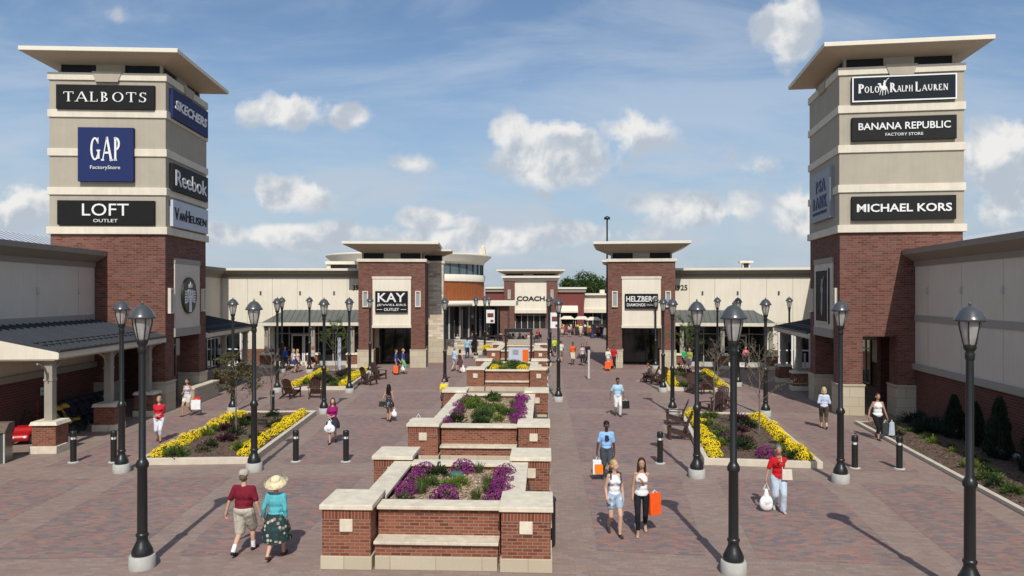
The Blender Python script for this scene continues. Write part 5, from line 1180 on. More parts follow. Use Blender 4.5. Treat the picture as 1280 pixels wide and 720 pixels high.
# stone terrace wall in front of the round building
a = G(553, 368, d=66); t = thing('terrace_wall', 'low curved wall of pale stone round the terrace below the round building', 'wall', (a.x, 66, 0))
mb = MB(); cp = MB(); N_ = 14
for i in range(N_):
    t0, t1 = i/N_, (i+1)/N_; P0 = Vector((t0*5.4, .9*math.sin(t0*2.6))); P1 = Vector((t1*5.4, .9*math.sin(t1*2.6))); hz = lambda q: 1.35-.25*q
    mb.add([(P0.x,P0.y,0),(P1.x,P1.y,0),(P1.x,P1.y+.35,0),(P0.x,P0.y+.35,0),(P0.x,P0.y,hz(t0)),(P1.x,P1.y,hz(t1)),(P1.x,P1.y+.35,hz(t1)),(P0.x,P0.y+.35,hz(t0))], [(0,3,2,1),(4,5,6,7),(0,1,5,4),(2,3,7,6)])
    cp.add([(P0.x,P0.y-.05,hz(t0)),(P1.x,P1.y-.05,hz(t1)),(P1.x,P1.y+.4,hz(t1)),(P0.x,P0.y+.4,hz(t0)),(P0.x,P0.y-.05,hz(t0)+.1),(P1.x,P1.y-.05,hz(t1)+.1),(P1.x,P1.y+.4,hz(t1)+.1),(P0.x,P0.y+.4,hz(t0)+.1)], [(0,3,2,1),(4,5,6,7),(0,1,5,4),(2,3,7,6)])
mb.build('wall', M['ledge_stone'], t); cp.build('coping', M['coping'], t)
for px, d_, lab in ((609,66,'round yellow flower pot plant on the far terrace, left'), (636,68,'yellow flowers before the far terrace tables, middle'), (649,68,'yellow flowers before the far terrace tables, right')):
    p = G(px, 368, d=d_); p.z = .55; place(yel, p, lab, 'yellow flowers of the far terrace', 1.5)
    q = thing('flower_pot', 'dark round pot under the far terrace flowers', 'pot', (p.x, p.y, 0), 0, 'dark pots of the far terrace'); MB().lathe([(.22, 0), (.32, .5), (.35, .55), (.3, .56)], 16).build('pot', M['cap_grey'], q)
def cart(px, d_, mat, lab):
    p = G(px, 368, d=d_); p.z = 0; t = thing('vending_cart', lab, 'cart', p); MB().box(-.9, .9, -.5, .5, .35, 1.2).build('cart_body', M[mat], t, bevel=.03); MB().frust((-1.05, 1.05, -.7, .7), 2.15, (-.5, .5, -.3, .3), 2.55).build('roof', M['band'], t)
    for x in (-.85, .8):
        for y in (-.45, .4): MB().box(x, x+.05, y, y+.05, 1.2, 2.15).build('post', M['band'], t)
    for x in (-.6, .6): w_ = MB(); w_.tube((x, -.58, .3), (x, -.52, .3), .3, n=18); w_.build('wheel', M['tyre'], t)
    for q, c in enumerate(('bloom_yellow', 'wall_red', 'white')): MB().box(-.7+q*.5, -.4+q*.5, -.3, .2, 1.2, 1.42).build('goods', M[c], t)
cart(709, 100, 'wall_red', 'maroon vending cart with a cream roof at the far shops'); cart(742, 96, 'wood_panel', 'orange brown vending cart with a cream roof'); cart(727, 99, 'adirondack', 'dark vending cart between the maroon and the orange ones')
# outdoor table with things on it, behind the second planter's left pier
t = thing('stone_table', 'square grey table standing left of the second brick planter', 'table', G(540, 520, d=27.2).to_2d().to_3d(), .05)
MB().box(-.42, .62, -.35, .35, .70, .75).build('tabletop', M['metal_grey'], t); [MB().box(x, x+.05, y, y+.05, 0, .7).build('leg', M['alu'], t) for x in (-.4, .55) for y in (-.33, .28)]
p = G(528, 368, d=27.4); t = thing('shopping_bag', 'teal and white patterned bag standing beside the grey table', 'bag', (p.x-.15, p.y, 0)); MB().frust((-.28, .28, -.15, .15), 0, (-.31, .31, -.1, .1), .85).build('bag_body', cloth('teal_white', (.42,.55,.52), .6, .5), t); MB().tube((-.12, 0, .84), (0, 0, 1.05), .01).tube((0, 0, 1.05), (.12, 0, .84), .01).build('handle', M['white'], t)
p = G(540, 368, d=27.2); t = thing('plastic_bag', 'crumpled white bag lying on the grey table', 'bag', (p.x-.05, p.y, .75)); mb = MB(); [mb.ell((random.uniform(-.2,.2), random.uniform(-.1,.1), .07), (.12,.1,.09)) for _ in range(5)]; mb.build('bag_body', M['white'], t)
# slender sign posts
for px, py, h_, mat, lab in ((424,470,2.6,'sign_pale','pale blue upright banner sign before the left shop windows'), (736,474,1.9,'alu','thin pale stake standing on the paving right of centre'), (1006,462,1.2,'alu','short pale ash bin by the right columns')):
    t = thing('upright_sign' if h_ > 2 else 'thin_post', lab, 'post', G(px, py)); MB().box(-.06 if h_ < 2 else -.12, .06 if h_ < 2 else .12, -.02, .02, .04, h_).build('upright', M[mat], t); MB().box(-.16, .16, -.16, .16, 0, .04).build('foot', M['cap_grey'], t)

# ------------------------------------------------------------------ people
WS = bpy.data.scenes.new('workshop')          # emptied and removed at the end
def remesh(shapes, voxel, name, mat, parent=None, it=3, cut=None, extra=None):
    """one continuous smooth surface grown round the given rounded cones and ellipsoids"""
    mb = MB()
    for s_ in shapes:
        if s_[0] == 'c': mb.cap(*s_[1:])
        else: mb.ell(s_[1], s_[2], 14, 9, s_[3] if len(s_) > 3 else None)
    me = mb.mesh('tmp'); o = bpy.data.objects.new('tmp', me); WS.collection.objects.link(o)
    m = o.modifiers.new('r', 'REMESH'); m.mode = 'VOXEL'; m.voxel_size = voxel
    if it: m2 = o.modifiers.new('s', 'SMOOTH'); m2.iterations = it; m2.factor = .5
    with bpy.context.temp_override(scene=WS, view_layer=WS.view_layers[0]): dg = bpy.context.evaluated_depsgraph_get()
    dg.update(); new = bpy.data.meshes.new_from_object(o.evaluated_get(dg))
    bpy.data.objects.remove(o); bpy.data.meshes.remove(me)
    bm = bmesh.new(); bm.from_mesh(new)
    for co, no in (cut or []):
        bmesh.ops.bisect_plane(bm, geom=bm.verts[:]+bm.edges[:]+bm.faces[:], plane_co=co, plane_no=no, clear_outer=True)
    if extra:
        em = bpy.data.meshes.new('e'); em.from_pydata(extra.v, [], extra.f); bm.from_mesh(em); bpy.data.meshes.remove(em)
    for f in bm.faces: f.smooth = True
    bm.to_mesh(new); bm.free(); new.materials.clear(); new.materials.append(mat); new.name = name
    ob = bpy.data.objects.new(name, new); C.objects.link(ob)
    if parent: ob.parent = parent
    return ob
def ik(a, b, l1, l2, bend):
    d = b-a; L = min(d.length, (l1+l2)*.998); dn = d.normalized(); b = a+dn*L
    x = (l1*l1-l2*l2+L*L)/(2*L); hgt = math.sqrt(max(0, l1*l1-x*x)); bd = (bend-dn*bend.dot(dn)).normalized()
    return a+dn*x+bd*hgt, b
SKIN = {'fair': (.56,.34,.24), 'tan': (.44,.25,.16), 'brown': (.20,.10,.06), 'dark': (.085,.042,.026)}
def printed(name, base, cols, scale=14, thr=.42):
    if name in M: return M[name]
    m, nt, b = nodes(name); co = coord(nt); v = nt.nodes.new('ShaderNodeTexVoronoi'); v.inputs['Scale'].default_value = scale; nt.links.new(co, v.inputs['Vector'])
    f = ramp(nt, v.outputs['Distance'], [(thr*.8, (1.,1.,1.)), (thr, (0.,0.,0.))]); sp = nt.nodes.new('ShaderNodeSeparateColor'); nt.links.new(v.outputs['Color'], sp.inputs[0])
    c2 = ramp(nt, sp.outputs[0], [((i+.001)/len(cols), c) for i, c in enumerate(cols)], 'CONSTANT'); nt.links.new(mixc(nt, f, base, c2), b.inputs['Base Color']); b.inputs['Roughness'].default_value = .85; return m
printed('floral_dark', (.012,.035,.035), [(.45,.42,.34), (.10,.16,.10), (.30,.22,.18), (.02,.06,.06)], 11)
printed('floral_black', (.02,.02,.022), [(.45,.42,.42), (.02,.02,.02), (.28,.20,.22), (.03,.03,.03)], 14)
printed('patterned_light', (.50,.50,.55), [(.15,.17,.30), (.6,.6,.62), (.3,.2,.25)], 16)
printed('denim_faded', (.30,.40,.50), [(.5,.58,.64), (.18,.25,.36)], 9)
def person(pos, h, yaw, label, female=False, skin='fair', hair=('short', (.05,.03,.02)), top=('tee', (.5,.5,.5)), bottom=('trousers', (.05,.05,.08)), shoe=(.03,.03,.03),
           stride=.45, lead=1, L='down', R_='down', build=1.0, hi=0, lean=0, sit=False, turn=0, hat=None, group=None, nod=0, socks=None):
    t = thing('person', label, 'person', pos, R(yaw), group); t.scale = (h/1.75,)*3
    vx = (.028, .018, .0115)[hi]
    sk = cloth('skin_'+skin, SKIN[skin], .55, .05); B = build; sw = (.150 if female else .176)*min(B, 1.10)
    X0 = Quaternion((1,0,0), R(lean))
    hz = .42 if sit else .93-.03*stride
    hip = Vector((0, .0, hz))
    def U(x, y, z): return hip+X0 @ Vector((x, y, z-.93))      # upper body point given standing height z
    body = []; e = lambda c, r, q=None: body.append(('e', c, r, X0 if q is None else q)); cc = lambda *a: body.append(('c',)+a)
    hipw = .098 if female else .092
    e(U(0, .01, .95), (.158*B if not female else .165*B, .115*B, .12)); e(U(0, 0, 1.10), ((.128 if female else .150)*B, .095*B, .14)); e(U(0, 0, 1.27), ((.142 if female else .168)*B, .105*B, .17))
    cc(U(-sw+.02, 0, 1.40), .052, U(sw-.02, 0, 1.395), .052); e(U(0, .015, 1.37), (.12, .085, .09))
    if female:
        for sx in (-1, 1): e(U(sx*.068, -.085, 1.27), (.062, .055, .062))
    cc(U(0, .01, 1.42), .056, U(0, -.005, 1.54), .050)
    # legs
    legs = []
    for sx in (-1, 1):
        hp = hip+Vector((sx*hipw, 0, -.03)); f = stride/2*(1 if sx == lead else -1)
        if sit: an = Vector((sx*.13, -.78, .09)); kn, an = ik(hp, an, .44, .42, Vector((0, -.3, 1)))
        else:
            an = Vector((sx*.085, -f+.03, .085+(.07 if f < -.1 else 0))); kn, an = ik(hp, an, .44, .42, Vector((0, -1, .1)))
        ft = Vector((sx*.10, an.y-.17, .035 if sit or f > -.1 else .03)); legs.append((hp, kn, an, ft))
        cc(hp, .088*B, kn, .056); cc(kn, .054, kn.lerp(an, .35)+Vector((0,.012,0)), .056); cc(kn.lerp(an, .35)+Vector((0,.012,0)), .055, an, .036); cc(an+Vector((0,.03,-.035)), .036, ft, .030)
    # arms
    P = {'down': (.07, -.03, -.55), 'fwd': (.05, -.24, -.49), 'back': (.08, .20, -.50), 'out': (.17, .02, -.52), 'bag': (.12, -.03, -.54), 'chest': (-.14, -.20, -.12), 'hip': (-.02, -.20, -.30), 'belly': (-.16, -.22, -.34), 'hold': (.17, -.06, -.53), 'lap': (-.02, -.34, -.38), 'up': (-.05, -.16, .18)}
    hands = {}; arms = []; ex = MB()
    for sx, pose in ((1, L), (-1, R_)):
        sh = U(sx*sw, 0, 1.40); o = P[pose] if isinstance(pose, str) else pose
        tgt = sh+X0 @ Vector((sx*o[0], o[1], o[2])); el, wr = ik(sh, tgt, .30, .26, Vector((sx*.45, 1, -.35)))
        arms.append((sh, el, wr)); cc(sh, .050*min(B,1.15), el, .038); cc(el, .038, wr, .026)
        d = (wr-el).normalized(); n = Vector((-sx, 0, 0)); n = (n-d*n.dot(d)).normalized(); a = d.cross(n)     # n palm side, a across
        if a.y > 0: a = -a
        d = (d+n*.12).normalized(); q = Matrix((a, n, d)).transposed().to_quaternion()
        body.append(('e', wr+d*.045, (.040, .018, .055), q)); body.append(('c', wr, .025, wr+d*.04, .024))
        for k, (off, ln, w_) in enumerate(((.028,.072,.0085), (.009,.080,.009), (-.010,.074,.0085), (-.028,.058,.0075))):
            b0_ = wr+d*.085+a*off; curl = .55 if pose in ('down', 'fwd', 'back', 'out') else 1.5
            m1 = b0_+(d+n*.3*curl).normalized()*ln*.5; m2 = m1+(d*.8+n*curl).normalized()*ln*.5
            ex.cap(b0_, w_*1.1, m1, w_, 6); ex.cap(m1, w_, m2, w_*.8, 6)
        b0_ = wr+d*.03+a*.034; m1 = b0_+(d*.7+a*.8+n*.3).normalized()*.035; ex.cap(b0_, .012, m1, .010, 6); ex.cap(m1, .010, m1+(d+n*.5).normalized()*.03, .008, 6)
        hands[sx] = wr+d*.10+n*.02
    # head
    H = U(0, -.015, 1.650); hsz = 1.09; hq = X0 @ Quaternion((0,0,1), R(turn)) @ Quaternion((1,0,0), R(nod)); hp_ = lambda x, y, z: H+hq @ (Vector((x, y, z))*hsz)
    hs = []
    for c, r in (((0,.012,.022), (.074,.092,.088)), ((0,-.022,-.038), (.056,.064,.074)), ((0,-.035,-.085), (.034,.036,.028)), ((-.077,.01,-.02), (.013,.022,.032)), ((.077,.01,-.02), (.013,.022,.032))): body.append(('e', hp_(*c), tuple(q_*hsz for q_ in r), hq))
    body.append(('c', hp_(0,-.080,.0), .010, hp_(0,-.102,-.034), .014))
    remesh(body, vx, 'body', sk, t, 2 if hi == 2 else 1, extra=ex)
    if hi:
        for sx in (-1, 1):
            MB().ell(hp_(sx*.030, -.079, .002), (.0135, .009, .008), 10, 6, hq).build('eye', M['white'], t); MB().ell(hp_(sx*.030, -.086, .002), (.0065, .004, .0065), 8, 5, hq).build('iris', M['black'], t)
            mb = MB(); mb.cap(hp_(sx*.016, -.088, .024), .004, hp_(sx*.045, -.080, .024), .003, 6); mb.build('eyebrow', cloth('brow_'+str(hair[1]), hair[1]), t)
        mb = MB(); mb.cap(hp_(-.018, -.083, -.066), .0055, hp_(.018, -.083, -.066), .0055, 6); mb.build('mouth', cloth('lips_'+skin, (SKIN[skin][0]*.85, SKIN[skin][1]*.45, SKIN[skin][2]*.5), .5), t)
    # top
    kind, col = top[0], top[1]; mt = M[col] if isinstance(col, str) else cloth('cloth_%s' % (col,), col); g = .018*B
    hem = top[2] if len(top) > 2 else .93
    T = [('e', U(0,0,1.10), ((.128 if female else .150)*B+g, .098*B+g, .15), X0), ('e', U(0,0,1.27), ((.142 if female else .168)*B+g, .105*B+g, .18), X0), ('e', U(0,.005,.96), (.150*B+g*1.5, .112*B+g*1.5, .13), X0)]
    if female: T += [('e', U(sx*.068,-.085,1.27), (.062+g*.6, .055+g*.6, .066), X0) for sx in (-1, 1)]
    if kind == 'tank': T += [('c', U(sx*.085, -.02, 1.32), .045, U(sx*.10, .0, 1.43), .026) for sx in (-1, 1)]+[('c', U(sx*.085, .04, 1.32), .045, U(sx*.10, .01, 1.43), .026) for sx in (-1, 1)]
    else:
        T += [('c', U(-sw+.03,0,1.40), .052+g*.55, U(sw-.03,0,1.40), .052+g*.55), ('e', U(0,.015,1.37), (.13+g, .088+g, .09), X0)]
        for (sh, el, wr) in arms:
            ra = .050*min(B,1.15)+.011
            if kind == 'long': T += [('c', sh, ra, el, .058), ('c', el, .057, el.lerp(wr, .93), .040)]
            else: T += [('c', sh, ra, sh.lerp(el, .78), .064)]
    tc_ = [(U(0,0,hem), X0 @ Vector((0,0,-1)))]
    if kind != 'tank': tc_.append((U(0,-.03,1.475), X0 @ Vector((0,-.35,1)).normalized()))
    remesh(T, max(vx, .014), {'tank': 'tank_top', 'long': 'sweater', 'tee': 'shirt', 'dress': 'dress'}[kind], mt, t, 3, tc_)
    # bottom
    if bottom:
        kind, col = bottom[0], bottom[1]; mt = M[col] if isinstance(col, str) else cloth('cloth_%s' % (col,), col)
        if kind in ('skirt', 'dress_skirt'):
            zt, zb = 1.02, bottom[2]; mb = MB(); n = 36; rings = 9; vs = []
            for j in range(rings):
                q = j/(rings-1); z = zt+(zb-zt)*q; c = hip.lerp((legs[0][1]+legs[1][1])/2, max(0, (hz-z)/.5)*.5); rx = (.145+.02+(.075*min(1, q*2.2))+.035*q)*B; ry = (.11+.02+.05*min(1, q*2.2)+(.03+.16*stride)*q)*B
                for i in range(n):
                    a = 2*math.pi*i/n; k = 1+.05*q*math.sin(a*7+1.3)+.03*q*math.sin(a*4); vs.append((c.x+math.cos(a)*rx*k, c.y+math.sin(a)*ry*k, z+hz-.93+(.012*math.sin(a*5) if j == rings-1 else 0)))
            mb.add(vs, [(j*n+i, j*n+(i+1) % n, (j+1)*n+(i+1) % n, (j+1)*n+i) for j in range(rings-1) for i in range(n)], True); mb.build('skirt', mt, t)
        else:
            leg = {'trousers': 1.0, 'capri': .78, 'shorts': bottom[2] if len(bottom) > 2 else .45, 'leggings': .93, 'wide': 1.0}[kind]
            gg = {'leggings': .008, 'trousers': .020, 'wide': .028, 'capri': .018, 'shorts': .030}[kind]
            T = [('e', U(0,.01,.95), ((.158 if not female else .165)*B+gg, .115*B+gg, .125), X0)]
            cuts = [(U(0,0,1.04), X0 @ Vector((0,0,1)))]
            for hp, kn, an, ft in legs:
                fl = .5
                if leg <= .5: T += [('c', hp, .090*B+gg, hp.lerp(kn, leg*2), .068*B+gg*.9)]
                else:
                    an2 = kn.lerp(an, (leg-.5)*2*.97); T += [('c', hp, .090*B+gg, kn, .058+gg), ('c', kn, .057+gg, kn.lerp(an2, .4), .056+gg), ('c', kn.lerp(an2, .4), .055+gg, an2+Vector((0,.01,0)), (.042 if kind != 'wide' else .062)+gg)]
            remesh(T, max(vx, .014), {'shorts': 'shorts'}.get(kind, 'trousers'), mt, t, 2, cuts)
    # shoes
    for hp, kn, an, ft in legs:
        mb = MB(); d = (ft-an); mb.cap(Vector((an.x, an.y+.035, .042+an.z-.085)), .040, Vector((ft.x, ft.y, max(.034, ft.z))), .037, 10)
        mb.v = [(x, y, max(z, .004 if an.z < .12 else z)) for x, y, z in mb.v]; mb.build('shoe', cloth('cloth_%s' % (shoe,), shoe, .5), t)
        if socks: m2 = MB(); m2.cap(an+Vector((0,0,-.01)), .046, an.lerp(kn, .28), .050, 10); m2.build('sock', cloth('cloth_%s' % (socks,), socks), t)
    # hair and hat
    st, hc = hair; hm = cloth('hair_%s' % (hc,), hc, .55, .25)
    if st != 'bald':
        T = [('e', hp_(0,.026,.040), (.092, .102, .095), hq), ('e', hp_(0,.052,-.005), (.084, .078, .088), hq)]
        if st == 'long': T += [('c', hp_(sx*.055,.045,-.02), .045, U(sx*.075,.085,1.40), .042) for sx in (-1, 1)]+[('c', hp_(0,.075,0), .06, U(0,.105,1.34), .062), ('c', hp_(sx_:=-.068,.0,.02), .026, U(-.085,-.03,1.46), .024), ('c', hp_(.068,.0,.02), .026, U(.085,-.03,1.46), .024)]
        if st == 'mid': T += [('c', hp_(sx*.064,.03,.0), .040, hp_(sx*.066,.03,-.11), .036) for sx in (-1, 1)]+[('c', hp_(0,.07,0), .055, hp_(0,.065,-.12), .05)]
        if st == 'tail': T += [('c', hp_(0,.10,.02), .03, hp_(-.05,.16,-.10), .026)]
        if st == 'afro': T = [('e', hp_(0,.02,.045), (.092,.102,.088), hq)]
        remesh(T, max(vx*.8, .010), 'hair', hm, t, 2)
    if hat:
        hk, hcol = hat; hm = cloth('cloth_%s' % (hcol,), hcol); mb = MB(); mm = Matrix.Translation(hp_(0,.02,.058)) @ (hq @ Quaternion((1,0,0), R(-26 if hk == 'straw' else -8))).to_matrix().to_4x4() @ Matrix.Scale(1.1, 4)
        p = MB()
        if hk == 'straw': p.lathe([(.235,-.025),(.24,-.018),(.10,.012),(.096,.05),(.085,.085),(.05,.102),(.005,.105)], 28)
        else: p.lathe([(.093,-.02),(.096,.01),(.088,.045),(.06,.072),(.005,.082)], 20); p.prism([(-.075,-.07),(.075,-.07),(.06,-.15),(.03,-.17),(-.03,-.17),(-.06,-.15)], 'z', -.018, -.008)
        mb._join(p, mm); mb.sm = [True]*len(mb.f); mb.build('straw_hat' if hk == 'straw' else 'cap', hm, t)
    mw = Matrix.Translation(pos) @ Matrix.Rotation(R(yaw), 4, 'Z') @ Matrix.Scale(h/1.75, 4)
    t['_'] = 0; del t['_']
    return t, {k: mw @ v for k, v in hands.items()}, U
def bag(hand, w, h_, col, label, rz=0, kind='paper', name='shopping_bag', dep=.14, strap=.16, inner=None, print_=None):
    """a carried bag hanging below the hand"""
    z = hand.z-strap; t = thing(name, label, 'bag', (hand.x, hand.y, max(0.02, z-h_)), rz); zb = 0
    mat = M[col] if isinstance(col, str) else cloth('bag_%s' % (col,), col, .55)
    if kind == 'paper': b_ = MB().frust((-w/2, w/2, -dep/2, dep/2), 0, (-w/2, w/2, -dep*.3, dep*.3), h_).build('bag_body', mat, t, bevel=.008)
    else:
        random.seed(int(hand.x*100)); b_ = remesh([('e', Vector((0,0,h_*.33)), (w*.5, dep*.55, h_*.33)), ('e', Vector((w*.12,0,h_*.22)), (w*.36, dep*.6, h_*.22)), ('c', Vector((0,0,h_*.4)), w*.3, Vector((0,0,h_*.85)), w*.12), ('e', Vector((-w*.2,.01,h_*.3)), (w*.28, dep*.6, h_*.25))], .02, 'bag_body', mat, t, 2)
    for y in (-dep*.2, dep*.2):
        m_ = MB(); m_.tube((-w*.2, y, h_*(1 if kind == 'paper' else .86)), (0, 0, h_+strap), .006, n=5).tube((w*.2, y, h_*(1 if kind == 'paper' else .86)), (0, 0, h_+strap), .006, n=5); m_.build('handle', mat if kind != 'paper' else M['white'], t)
    if print_: MB().box(-w*.32, w*.5, -dep/2-.012, -dep/2-.004, h_*.05, h_*.72).build('printed_panel', cloth('bag_%s' % (print_,), print_, .5), b_)
    return t
def PG(px, py): return G(px, py)
blond, brunette, blackh, greyh, brownh = (.42,.28,.12), (.045,.022,.014), (.008,.007,.007), (.30,.29,.28), (.09,.05,.03)
# the walking couple, seen from behind
p, hnd, U1 = person(PG(305,692), 1.76, 176, 'person in a maroon shirt, khaki shorts and tan cap walking away', False, 'fair', ('short', (.12,.09,.07)), ('tee', (.17,.012,.025), .90), ('shorts', (.48,.44,.36), .46), (.02,.02,.022), .55, -1, (.20,.0,-.52), (.14,-.05,-.53), 1.22, 2, hat=('cap', (.45,.41,.33)), socks=(.75,.75,.73))
p, hnd, _ = person(PG(345,698), 1.66, 180, 'person in a wide straw hat, turquoise sweater and dark floral skirt walking away', True, 'fair', ('short', greyh), ('long', (.10,.42,.47), .93), ('skirt', 'floral_dark', .42), (.10,.05,.03), .5, -1, (.13,-.05,-.52), (.06,-.02,-.54), 1.12, 2, hat=('straw', (.78,.66,.42)))
# the two young women and the boy
p, hnd, _ = person(PG(768,668), 1.70, 8, 'person in a white tank top and faded denim shorts walking with head turned aside', True, 'fair', ('tail', blond), ('tank', (.72,.72,.74), .97), ('shorts', 'denim_faded', .26), (.05,.04,.035), .45, 1, 'down', (.06,-.08,-.52), .92, 2, turn=38)
q = thing('backpack', 'small dark backpack worn over the white tank top, with faded denim shorts', 'bag', PG(768,668)+Vector((0,.17,1.05)), R(8)); MB().box(-.13, .13, -.04, .08, 0, .36).build('bag_body', cloth('bag_slate', (.04,.06,.07)), q, bevel=.04)
for sx in (-1, 1): m_ = MB(); m_.tube((sx*.11, -.03, .32), (sx*.115, -.20, .36), .018, n=6).tube((sx*.115, -.20, .36), (sx*.12, -.275, .15), .018, n=6); m_.build('strap', cloth('bag_slate', (.04,.06,.07)), q)
p, hnd, _ = person(PG(802,667), 1.73, -6, 'person in a white sleeveless top and black leggings, orange bag on one arm', True, 'tan', ('long', brunette), ('tank', (.74,.73,.72), .92), ('leggings', (.012,.013,.018)), (.45,.33,.26), .48, -1, 'chest', 'down', .95, 2)
bag(Vector((PG(802,667).x+.30, PG(802,667).y+.02, 1.00)), .30, .50, (.80,.10,.015), 'bright orange shopping bag on the arm of the person in black leggings', .5, 'paper', strap=.06, dep=.12)
p, hnd, _ = person(PG(758,600), 1.74, 5, 'person in a light blue T-shirt with a black letter B and dark grey shorts', False, 'dark', ('afro', blackh), ('tee', (.27,.47,.76), .90), ('shorts', (.055,.065,.075), .46), (.03,.03,.03), .4, 1, 'down', 'bag', .95, 2)
b = fit(sans_mb('B', .02), 0, 1.28, .125, .16, -.135, .02); b.build('shirt_letter', M['black'], p, fix=False)
bag(hnd[-1], .30, .42, (.72,.72,.72), 'white shopping bag with an orange panel beside dark grey shorts and a light blue T-shirt', .1, 'paper', print_=(.85,.22,.02), strap=.13)
# woman in red, right
p, hnd, _ = person(PG(973,639), 1.66, -4, 'person in a red top and pale jeans with one hand at the collar', True, 'tan', ('short', (.14,.13,.14)), ('tee', (.50,.012,.018), .90), ('wide', (.48,.56,.64)), (.45,.42,.38), .35, 1, (-.16,-.17,-.06), 'hold', 1.12, 2)
bag(hnd[-1], .36, .62, (.76,.76,.74), 'large white plastic bag held by the person in red top and pale jeans', .1, 'plastic', strap=.10)
q = thing('handbag', 'cream shoulder bag worn with the red top and pale jeans', 'bag', PG(973,639)+Vector((.16,-.16,.84)), 0); MB().frust((-.13, .13, -.05, .05), 0, (-.12, .12, -.03, .03), .26).build('bag_body', cloth('bag_cream', (.62,.56,.46)), q, bevel=.01); m_ = MB(); m_.tube((-.1, .02, .26), (-.12, .10, .58), .011, n=5); m_.build('strap', cloth('bag_cream', (.62,.56,.46)), q)
# woman with white tank top near the shrubs, person in pale blue
p, hnd, _ = person(PG(1097,549), 1.74, 4, 'person in a white sleeveless top and cropped black trousers walking along the shrub bed', True, 'tan', ('short', brunette), ('tank', (.74,.74,.73), .88), ('capri', (.012,.012,.014)), (.05,.05,.05), .5, -1, 'hold', 'out', 1.12, 1)
bag(hnd[1]+Vector((-.06,.02,0)), .32, .42, (.04,.05,.05), 'black shopping bag carried along the kerb of the shrub bed', .3, 'paper', strap=.12); bag(hnd[1]+Vector((.16,-.02,0)), .22, .48, (.55,.62,.72), 'pale blue shopping bag carried beside the black one at the shrub bed kerb', .7, 'paper', strap=.10)
p, hnd, _ = person(PG(1030,536), 1.70, 165, 'person in a pale blue shirt and brown cropped trousers walking away by a tower base', True, 'fair', ('mid', (.5,.40,.24)), ('long', (.52,.58,.72), .90), ('capri', (.10,.075,.05)), (.05,.04,.03), .4, 1, 'hip', 'hip', 1.0, 1)
# left side
p, hnd, _ = person(PG(199,552), 1.68, 12, 'person in a red top and white cropped trousers looking down at both hands', True, 'fair', ('short', (.30,.22,.13)), ('tee', (.52,.02,.04), .90), ('capri', (.66,.67,.72)), (.12,.06,.04), .35, 1, 'belly', 'belly', 1.1, 1, nod=22)
p, hnd, _ = person(PG(234,520), 1.68, -8, 'person in a pale patterned top and cream shorts carrying a red and a white bag', True, 'tan', ('mid', brunette), ('tank', 'patterned_light', .90), ('shorts', (.66,.62,.52), .24), (.12,.07,.04), .45, -1, 'out', 'hip', .98, 1)
bag(hnd[1]+Vector((.14,-.02,.05)), .40, .42, (.74,.74,.74), 'white shopping bag carried with the red one beside cream shorts', .2, 'paper', strap=.05, print_=None)
q = thing('shopping_bag', 'red shopping bag carried with the white one beside cream shorts', 'bag', hnd[1]+Vector((.12,.09,-.30)), .2); MB().frust((-.19, .19, -.06, .06), 0, (-.17, .17, -.04, .04), .42).build('bag_body', cloth('bag_red', (.55,.03,.02)), q, bevel=.01)
p, hnd, _ = person(PG(416,554), 1.66, 8, 'person in a magenta top and short dark skirt carrying a white bag in front', True, 'fair', ('long', (.08,.03,.018)), ('tee', (.27,.012,.12), .92), ('skirt', (.03,.03,.04), .62), (.03,.02,.025), .42, -1, 'belly', 'hip', .98, 1)
bag(Vector((hnd[-1].x-.02, hnd[-1].y, 1.0)), .42, .50, (.76,.77,.80), 'white plastic bag held in front by the person in magenta top', .1, 'plastic', strap=.08)
p, hnd, _ = person(PG(486,527), 1.60, 178, 'person in a short black floral dress seen from behind, white bag in one hand', True, 'tan', ('long', blackh), ('tank', 'floral_black', .90), ('skirt', 'floral_black', .70), (.05,.03,.03), .3, 1, 'out', 'bag', .95, 1)
bag(hnd[-1], .26, .40, (.74,.75,.78), 'white plastic bag hanging beside the short black floral dress', .1, 'plastic', strap=.10)
q = thing('handbag', 'black handbag at the hip of the short black floral dress', 'bag', hnd[1]+Vector((.02,-.02,-.05)), .1); MB().frust((-.17, .17, -.06, .06), 0, (-.14, .14, -.04, .04), .24).build('bag_body', M['black'], q, bevel=.02)
p, hnd, _ = person(PG(772,520), 1.72, 6, 'person in a light blue shirt and white trousers carrying a black bag', False, 'brown', ('afro', blackh), ('tee', (.38,.58,.72), .88), ('trousers', (.66,.66,.62)), (.05,.04,.04), .38, 1, 'bag', 'out', 1.0, 1)
bag(hnd[1]+Vector((.05,0,.05)), .40, .34, (.012,.02,.018), 'black carrier bag held by the person in light blue shirt and white trousers', .3, 'paper', strap=.10)
p, hnd, _ = person(PG(685,489), 1.68, -80, 'person in a white top and pale trousers beside the planter with yellow clumps', True, 'tan', ('mid', blackh), ('tank', (.70,.66,.62), .90), ('trousers', (.55,.60,.68)), (.4,.35,.3), .3, 1, 'belly', 'down', 1.0, 1)
